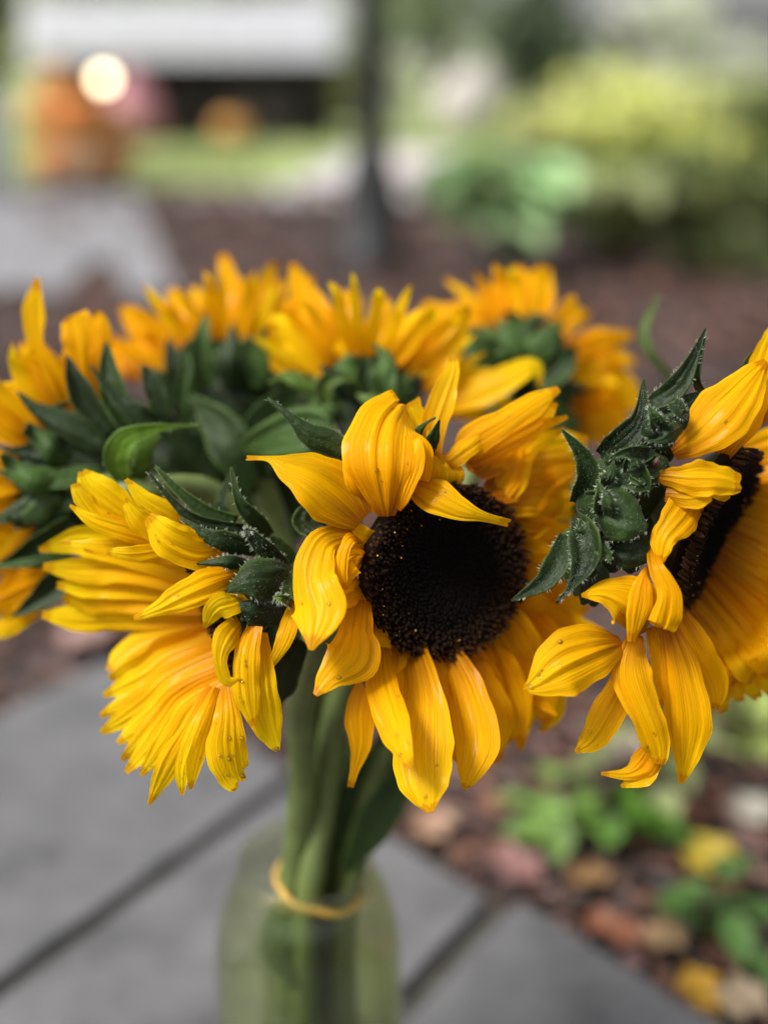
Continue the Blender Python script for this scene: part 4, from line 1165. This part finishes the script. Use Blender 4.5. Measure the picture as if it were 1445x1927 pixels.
# upper petals
p([(1060, 640, -10, 46), (930, 648, -22, 92), (800, 590, -28, 92), (705, 490, -26, 26)], roll=(10, -25), cup=-.35, ripple=.09, drops=8)
p([(960, 580, 0, 36), (820, 485, -10, 58), (695, 410, -14, 44), (600, 308, -14, 10)], roll=(-25, 20), cup=-.4, drops=5)
p([(780, 610, -8, 30), (660, 510, -14, 48), (590, 405, -14, 14)], roll=(25, -25), cup=.4)
p([(760, 570, 8, 36), (580, 450, 2, 74), (455, 350, 0, 74), (390, 268, 2, 20)], roll=(-20, 20), cup=.45)
p([(640, 560, 0, 26), (480, 490, -5, 40), (400, 400, -5, 48), (355, 330, -3, 18)], roll=(35, 40), cup=-.4)
p([(760, 610, -2, 32), (590, 556, -10, 46), (440, 504, -12, 34), (332, 432, -11, 6)], roll=(15, -20), cup=-.3, drops=5)
p([(820, 640, -6, 28), (640, 662, -16, 38), (508, 655, -16, 14)], roll=(20, -10), cup=-.35)
p([(760, 620, 4, 26), (500, 622, 0, 32), (305, 612, 2, 10)], roll=(-20, 10), cup=-.3)
p([(900, 700, 6, 36), (700, 660, 8, 50), (560, 650, 10, 40), (400, 640, 12, 14)], cup=.2, mat_='petal')
b_ = l.bract
b_([(1160, 548, -2, 26), (950, 512, -10, 30), (825, 415, -12, 15), (708, 275, -12, 5)], hair=3, cup=.4)
b_([(1130, 510, 4, 26), (980, 462, 0, 32), (860, 370, -2, 24), (740, 248, -2, 5)], hair=2, cup=.4)
b_([(1290, 580, 4, 26), (1215, 500, -6, 44), (1140, 410, -10, 24), (1102, 250, -8, 4)], hair=4, cup=.4)
b_([(1080, 470, 30, 20), (1050, 420, 30, 26), (1100, 300, 32, 12), (1120, 250, 32, 4)])
b_([(1230, 640, -4, 40), (1080, 605, -16, 52), (980, 575, -18, 30), (860, 490, -16, 4)], hair=4, cup=-.3, face=60)
b_([(1370, 715, -8, 18), (1270, 650, -22, 40), (1205, 580, -25, 30), (1178, 545, -25, 6)], hair=6, face=160, cup=.4)
b_([(1190, 545, -24, 3), (1180, 560, -26, 14), (1190, 585, -26, 10)], hair=12, face=60)
b_([(1200, 745, -8, 40), (1110, 705, -22, 34), (1040, 705, -24, 20), (940, 714, -22, 3)], hair=3)
b_([(1390, 765, -8, 46), (1290, 785, -26, 104), (1190, 795, -32, 80), (1080, 842, -30, 8)], hair=4, face=130, cup=-.45)
b_([(1340, 960, -10, 50), (1240, 945, -26, 76), (1170, 930, -30, 44), (1060, 900, -28, 4)], hair=3, face=60, cup=-.4)
b_([(1410, 740, -14, 16), (1385, 830, -24, 40), (1340, 880, -28, 22), (1300, 885, -28, 4)], hair=6, face=60)
b_([(1390, 900, -20, 20), (1350, 880, -30, 20), (1305, 870, -31, 4)], mat_='bract_light', hair=8)
b_([(1420, 960, 4, 30), (1320, 1060, -10, 70), (1275, 1150, -14, 50), (1256, 1250, -14, 8)], hair=3, cup=-.3)
b_([(1440, 1080, 10, 40), (1360, 1230, 4, 80), (1310, 1350, 2, 60), (1320, 1440, 4, 8)], cup=-.3)
b_([(1400, 700, 8, 30), (1330, 640, 4, 50), (1280, 600, 4, 30)], cup=-.3)
l.leaf([(560, 1640, 152, 6), (530, 1740, 140, 30), (525, 1800, 138, 26), (560, 1860, 140, 4)], crop='X', mat_='bract_light')
l.finish()

# ------------------------------------------------------------------ far-left bloom, seen from behind
f = Flower(120, 900, .605, (-.72, .12, -.66), .029, 'A', 'sunflower cut by the left edge, seen from behind with dark pointed bracts', base_of(170), 0)
f.back([P(400, 930, .59), P(520, 1080, .61), P(568, 1300, .645), P(580, 1500, .665)] + stem_tail(170), SR * .9)
f.disc(500)
f.auto_petals(20, (85, 265))
p = lambda pts, **kw: f.petal(pts, **{**dict(mat_='petal_orange'), **kw})
p([(275, 690, -8, 30), (205, 545, -14, 62), (142, 405, -18, 34), (128, 265, -20, 43), (146, 128, -20, 10)], roll=(10, -30), cup=.3, mat_='petal')
p([(405, 640, -8, 20), (345, 510, -14, 68), (330, 380, -18, 90), (300, 290, -18, 60), (290, 268, -18, 40)], roll=(-10, 10), cup=-.25)
p([(410, 600, -10, 20), (390, 450, -16, 40), (395, 330, -18, 36), (385, 258, -18, 14)], roll=(30, -20), cup=-.4)
p([(295, 690, -4, 30), (180, 615, -10, 56), (80, 575, -14, 46), (-50, 560, -16, 14)], cup=-.3, mat_='petal')
p([(210, 795, -2, 36), (90, 715, -8, 82), (-40, 660, -12, 70), (-140, 630, -12, 14)], cup=-.25, mat_='petal')
p([(160, 895, 0, 36), (50, 860, -6, 52), (-60, 850, -10, 50), (-160, 840, -10, 14)], cup=-.3)
p([(115, 1020, 0, 36), (10, 990, -6, 56), (-80, 970, -10, 50), (-170, 960, -10, 14)], cup=-.3)
p([(130, 600, 4, 36), (20, 600, 0, 60), (-80, 620, -4, 50), (-180, 640, -4, 14)], crop='L', cup=-.3, mat_='petal')
p([(150, 655, -4, 16), (60, 690, -6, 34), (-60, 760, -8, 40), (-150, 800, -8, 10)], crop='L', cup=-.3)
p([(245, 775, -4, 20), (130, 840, -10, 62), (0, 900, -14, 60), (-110, 940, -14, 12)], crop='L', cup=-.3)
p([(195, 930, -2, 26), (90, 975, -8, 50), (0, 1030, -12, 42), (-80, 1060, -12, 12)], crop='L', cup=-.3, mat_='petal_lemon')
p([(240, 600, 10, 40), (180, 480, 12, 60), (60, 420, 12, 50)], mat_='petal')
b_ = f.bract
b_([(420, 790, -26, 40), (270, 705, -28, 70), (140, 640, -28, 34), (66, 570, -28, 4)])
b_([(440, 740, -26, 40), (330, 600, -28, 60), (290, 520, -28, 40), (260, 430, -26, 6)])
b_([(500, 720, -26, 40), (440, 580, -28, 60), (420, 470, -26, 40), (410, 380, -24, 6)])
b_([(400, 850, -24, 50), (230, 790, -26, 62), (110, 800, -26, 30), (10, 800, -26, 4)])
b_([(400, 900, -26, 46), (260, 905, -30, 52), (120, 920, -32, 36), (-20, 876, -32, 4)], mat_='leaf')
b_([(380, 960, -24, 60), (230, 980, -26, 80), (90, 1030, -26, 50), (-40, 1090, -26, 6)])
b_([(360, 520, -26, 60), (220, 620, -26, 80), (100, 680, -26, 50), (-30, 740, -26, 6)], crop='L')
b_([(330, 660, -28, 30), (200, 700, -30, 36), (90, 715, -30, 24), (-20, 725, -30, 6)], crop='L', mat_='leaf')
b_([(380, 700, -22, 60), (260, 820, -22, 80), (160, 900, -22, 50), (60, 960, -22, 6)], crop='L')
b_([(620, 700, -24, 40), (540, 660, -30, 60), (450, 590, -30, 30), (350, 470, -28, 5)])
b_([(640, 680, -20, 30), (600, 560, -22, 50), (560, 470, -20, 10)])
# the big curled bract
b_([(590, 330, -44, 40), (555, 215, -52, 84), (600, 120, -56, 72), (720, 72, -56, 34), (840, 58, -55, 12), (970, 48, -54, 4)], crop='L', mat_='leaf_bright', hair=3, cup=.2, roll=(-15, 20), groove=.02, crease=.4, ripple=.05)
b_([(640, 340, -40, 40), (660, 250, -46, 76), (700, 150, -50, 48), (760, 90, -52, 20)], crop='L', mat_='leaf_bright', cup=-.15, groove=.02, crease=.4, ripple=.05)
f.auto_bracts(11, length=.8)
f.finish()

# ------------------------------------------------------------------ back-left bloom
g = Flower(432, 722, .685, (-.02, .62, -.78), .027, 'A', 'sunflower at the back left, seen from behind with petals standing up', base_of(110), 0)
g.back([P(480, 880, .63), P(560, 1130, .645), P(590, 1400, .668)] + stem_tail(110), SR * .9)
g.disc(400)
g.auto_petals(17, (20, 175))
p = lambda pts, **kw: g.petal(pts, **{**dict(mat_='petal_orange'), **kw})
for q in ([(590, 520, -8, 24), (575, 400, 0, 46), (520, 300, 4, 42), (468, 240, 6, 14)], [(530, 530, -8, 20), (490, 440, -2, 44), (450, 370, 0, 18)], [(480, 520, -10, 20), (460, 430, -6, 36), (440, 350, -4, 10)],
          [(640, 420, 0, 24), (620, 340, 6, 40), (600, 280, 8, 14)], [(730, 370, -4, 30), (710, 265, 4, 58), (662, 170, 8, 22)], [(800, 330, 6, 26), (780, 230, 12, 36), (745, 160, 16, 10)],
          [(860, 330, -4, 30), (895, 200, 4, 52), (862, 36, 10, 18)], [(900, 330, 8, 30), (830, 260, 14, 40), (790, 200, 18, 12)], [(965, 330, -4, 26), (1010, 210, 4, 46), (1065, 70, 10, 16)],
          [(1020, 320, 6, 26), (1060, 220, 10, 46), (1100, 140, 14, 20)], [(700, 450, 4, 30), (640, 380, 8, 50), (560, 300, 12, 20)], [(960, 300, 14, 30), (940, 200, 18, 44), (950, 130, 20, 14)],
          [(1100, 330, 10, 30), (1160, 220, 14, 46), (1210, 120, 18, 18)]):
    p(q, mat_=random.choice(['petal_orange', 'petal_orange', 'petal']))
b_ = g.bract
b_([(900, 560, -40, 50), (890, 460, -46, 74), (905, 380, -44, 40), (905, 310, -40, 5)], cup=-.4)
b_([(800, 560, -34, 40), (780, 440, -38, 60), (790, 330, -36, 30), (800, 270, -32, 5)], mat_='leaf')
b_([(720, 690, -50, 14), (705, 590, -52, 30), (725, 480, -52, 24), (730, 410, -50, 6)], mat_='leaf')
b_([(1000, 560, -36, 40), (1010, 440, -40, 56), (1030, 330, -36, 10)], mat_='leaf')
b_([(1060, 560, -34, 40), (1090, 450, -36, 50), (1130, 380, -34, 10)])
b_([(740, 600, -30, 40), (690, 480, -34, 60), (650, 370, -30, 10)])
b_([(700, 640, -34, 40), (620, 540, -36, 60), (540, 480, -34, 8)])
b_([(680, 700, -44, 26), (560, 640, -46, 30), (460, 590, -46, 24), (400, 520, -44, 5)], mat_='leaf')
g.auto_bracts(11, length=.7)
g.leaf([(1000, 700, -30, 20), (900, 640, -36, 90), (780, 620, -30, 60), (690, 640, -26, 8)], mat_='bract')
g.leaf([(820, 820, -30, 20), (880, 720, -30, 80), (1000, 660, -26, 60), (1080, 640, -20, 8)], mat_='bract')
g.leaf([(760, 900, -20, 20), (700, 800, -24, 80), (620, 760, -24, 60), (540, 740, -20, 8)], mat_='bract')
for q in ([(520, 1000, 0, 10), (470, 930, 4, 46), (430, 870, 0, 40), (370, 840, -6, 5)], [(560, 1020, 10, 10), (540, 930, 14, 40), (500, 860, 10, 40), (480, 790, 4, 5)],
          [(600, 980, 0, 10), (620, 900, 6, 44), (600, 830, 8, 36), (560, 780, 6, 5)], [(440, 960, 14, 10), (390, 900, 18, 44), (330, 880, 14, 40), (270, 880, 8, 5)], [(560, 960, 20, 10), (640, 930, 26, 50), (700, 870, 26, 40), (740, 810, 22, 5)],
          [(500, 860, 24, 10), (440, 810, 28, 50), (380, 790, 24, 40), (320, 770, 20, 5)], [(560, 900, 30, 10), (560, 820, 34, 56), (600, 770, 30, 40), (660, 750, 26, 5)]):
    g.leaf(q, crop='X', mat_='bract', roll=(random.uniform(-30, 30), random.uniform(-30, 30)))
g.leaf([(480, 930, -70, 10), (440, 850, -76, 40), (410, 800, -72, 34), (360, 745, -66, 5)], crop='X', mat_='bract', roll=(20, -20))
g.leaf([(500, 900, -64, 10), (490, 830, -68, 40), (520, 770, -66, 34), (560, 730, -60, 5)], crop='X', mat_='leaf', roll=(-20, 20))
g.finish()

# ------------------------------------------------------------------ back-middle bloom
k = Flower(690, 735, .645, (.12, .70, -.70), .026, 'B', 'lemon yellow sunflower at the back between two others, petals fanned upwards', base_of(80), 0)
k.back([P(660, 950, .605), P(628, 1200, .64), P(608, 1450, .668)] + stem_tail(80), SR * .9)
k.disc(400)
k.auto_petals(15, (10, 170), mats=('petal', 'petal_lemon'))
p = lambda pts, **kw: k.petal(pts, **{**dict(mat_='petal'), **kw})
p([(230, 500, -14, 26), (140, 370, -16, 56), (70, 300, -16, 48), (2, 262, -14, 14)], mat_='petal_lemon')
p([(265, 450, -6, 26), (190, 280, -2, 62), (130, 160, 2, 44), (95, 66, 4, 14)], mat_='petal_orange')
p([(310, 460, -4, 30), (285, 320, 2, 60), (300, 220, 6, 50), (298, 160, 8, 18)], mat_='petal_orange')
p([(330, 470, -16, 24), (300, 400, -18, 46), (250, 340, -16, 14)], mat_='petal')
p([(370, 460, 2, 30), (400, 330, 6, 60), (425, 250, 10, 40), (432, 190, 12, 16)], mat_='petal_orange')
p([(420, 500, -8, 30), (470, 390, -10, 76), (545, 300, -8, 66), (600, 222, -4, 14)])
p([(530, 530, -10, 34), (600, 410, -16, 84), (680, 320, -18, 60), (735, 225, -16, 12)])
p([(480, 470, 6, 34), (540, 330, 8, 60), (600, 260, 12, 30)], mat_='petal_lemon')
p([(640, 590, -8, 30), (760, 540, -14, 52), (880, 480, -18, 48), (975, 440, -18, 26), (995, 520, -16, 6)], mat_='petal_lemon')
p([(600, 560, 0, 34), (720, 510, -4, 60), (820, 500, -4, 40), (880, 520, -2, 12)], mat_='petal_lemon')
p([(610, 600, 4, 34), (740, 580, 2, 60), (840, 590, 4, 46), (920, 600, 6, 12)], mat_='petal_lemon')
b_ = k.bract
b_([(220, 580, -34, 26), (210, 510, -38, 40), (270, 480, -40, 24), (330, 490, -38, 6)], mat_='bract_light')
b_([(180, 540, -30, 24), (110, 490, -34, 32), (60, 480, -34, 20), (10, 500, -32, 5)], mat_='bract_light')
b_([(380, 560, -34, 26), (360, 480, -36, 44), (370, 410, -34, 6)])
b_([(430, 600, -36, 26), (390, 570, -40, 36), (360, 560, -40, 20), (330, 545, -38, 5)], mat_='bract_light')
b_([(450, 590, -32, 30), (440, 510, -34, 44), (470, 440, -32, 6)], mat_='leaf')
b_([(520, 620, -30, 30), (530, 540, -32, 44), (560, 470, -30, 6)])
b_([(300, 560, -32, 30), (270, 500, -34, 44), (200, 440, -32, 6)])
k.auto_bracts(10, length=.5, mat_='leaf')
k.leaf([(240, 800, -30, 20), (190, 700, -34, 80), (130, 640, -30, 60), (60, 620, -26, 8)], mat_='leaf')
k.leaf([(300, 800, -20, 20), (360, 720, -24, 80), (440, 690, -30, 50), (520, 690, -26, 8)], mat_='bract')
k.finish()

# ------------------------------------------------------------------ back-right bloom
h_ = Flower(972, 690, .705, (.30, .48, -.82), .028, 'B', 'sunflower at the back right, seen from behind with green bracts showing', base_of(40), 0)
h_.back([P(860, 950, .64), P(725, 1250, .66), P(645, 1480, .675)] + stem_tail(40), SR * .9)
h_.disc(400)
h_.auto_petals(13, (-45, 150), L=(.020, .032), w=(11, 20))
p = lambda pts, **kw: h_.petal(pts, **{**dict(mat_='petal_orange'), **kw})
p([(800, 290, 0, 10), (745, 200, 4, 20), (650, 125, 8, 8)], mat_='petal')
p([(660, 330, 6, 30), (630, 270, 10, 56), (570, 215, 14, 24)])
p([(860, 260, 0, 30), (850, 190, 4, 46), (870, 120, 8, 24)])
p([(900, 260, -2, 34), (900, 170, 2, 56), (925, 80, 6, 22)], mat_='petal')
p([(985, 300, -4, 26), (985, 190, 0, 66), (1015, 75, 6, 22)])
p([(960, 280, 6, 26), (940, 190, 10, 56), (960, 110, 12, 22)])
p([(1040, 280, 0, 20), (1100, 260, 2, 42), (1175, 265, 6, 18)], mat_='petal')
p([(1080, 400, -4, 34), (1190, 365, 0, 62), (1270, 340, 4, 36), (1335, 325, 6, 8)])
p([(1090, 420, -2, 34), (1200, 410, 2, 50), (1290, 415, 6, 30), (1340, 430, 8, 8)], mat_='petal')
p([(1130, 480, -4, 50), (1220, 500, -2, 90), (1300, 540, 2, 70), (1370, 590, 6, 14)])
p([(1120, 560, -2, 50), (1210, 590, 0, 70), (1300, 640, 4, 40)])
p([(1130, 690, -6, 34), (1230, 660, -4, 56), (1320, 650, 0, 20)], mat_='petal')
p([(1120, 640, -2, 34), (1200, 650, 2, 60), (1290, 720, 4, 30)], mat_='petal')
p([(740, 330, 10, 30), (690, 260, 14, 50), (640, 220, 16, 14)])
b_ = h_.bract
b_([(930, 470, -34, 50), (900, 390, -40, 80), (870, 320, -38, 50), (850, 270, -34, 6)], mat_='leaf')
b_([(980, 470, -34, 50), (1000, 380, -40, 76), (1040, 320, -38, 44), (1080, 280, -34, 6)], mat_='leaf')
b_([(900, 480, -32, 50), (820, 400, -36, 70), (770, 350, -34, 40), (740, 300, -30, 6)])
b_([(980, 520, -34, 50), (1060, 440, -38, 70), (1100, 400, -36, 40), (1130, 380, -34, 6)])
b_([(1000, 560, -32, 50), (1070, 530, -36, 70), (1120, 520, -34, 30), (1170, 530, -32, 6)])
b_([(1000, 620, -32, 50), (1080, 640, -36, 60), (1140, 650, -34, 8)])
b_([(860, 520, -30, 50), (780, 480, -34, 60), (720, 430, -32, 8)], mat_='leaf')
b_([(1290, 735, -30, 5), (1228, 670, -46, 11), (1212, 620, -46, 9), (1240, 555, -44, 2)], crop='X', mat_='bract_light')
h_.auto_bracts(12, length=.65, mat_='leaf')
h_.leaf([(960, 700, -30, 20), (1020, 620, -34, 80), (1060, 560, -30, 50), (1080, 520, -26, 8)], mat_='bract')
h_.leaf([(900, 760, -20, 20), (980, 720, -24, 90), (1080, 720, -20, 60), (1150, 760, -16, 8)], mat_='bract')
h_.finish()
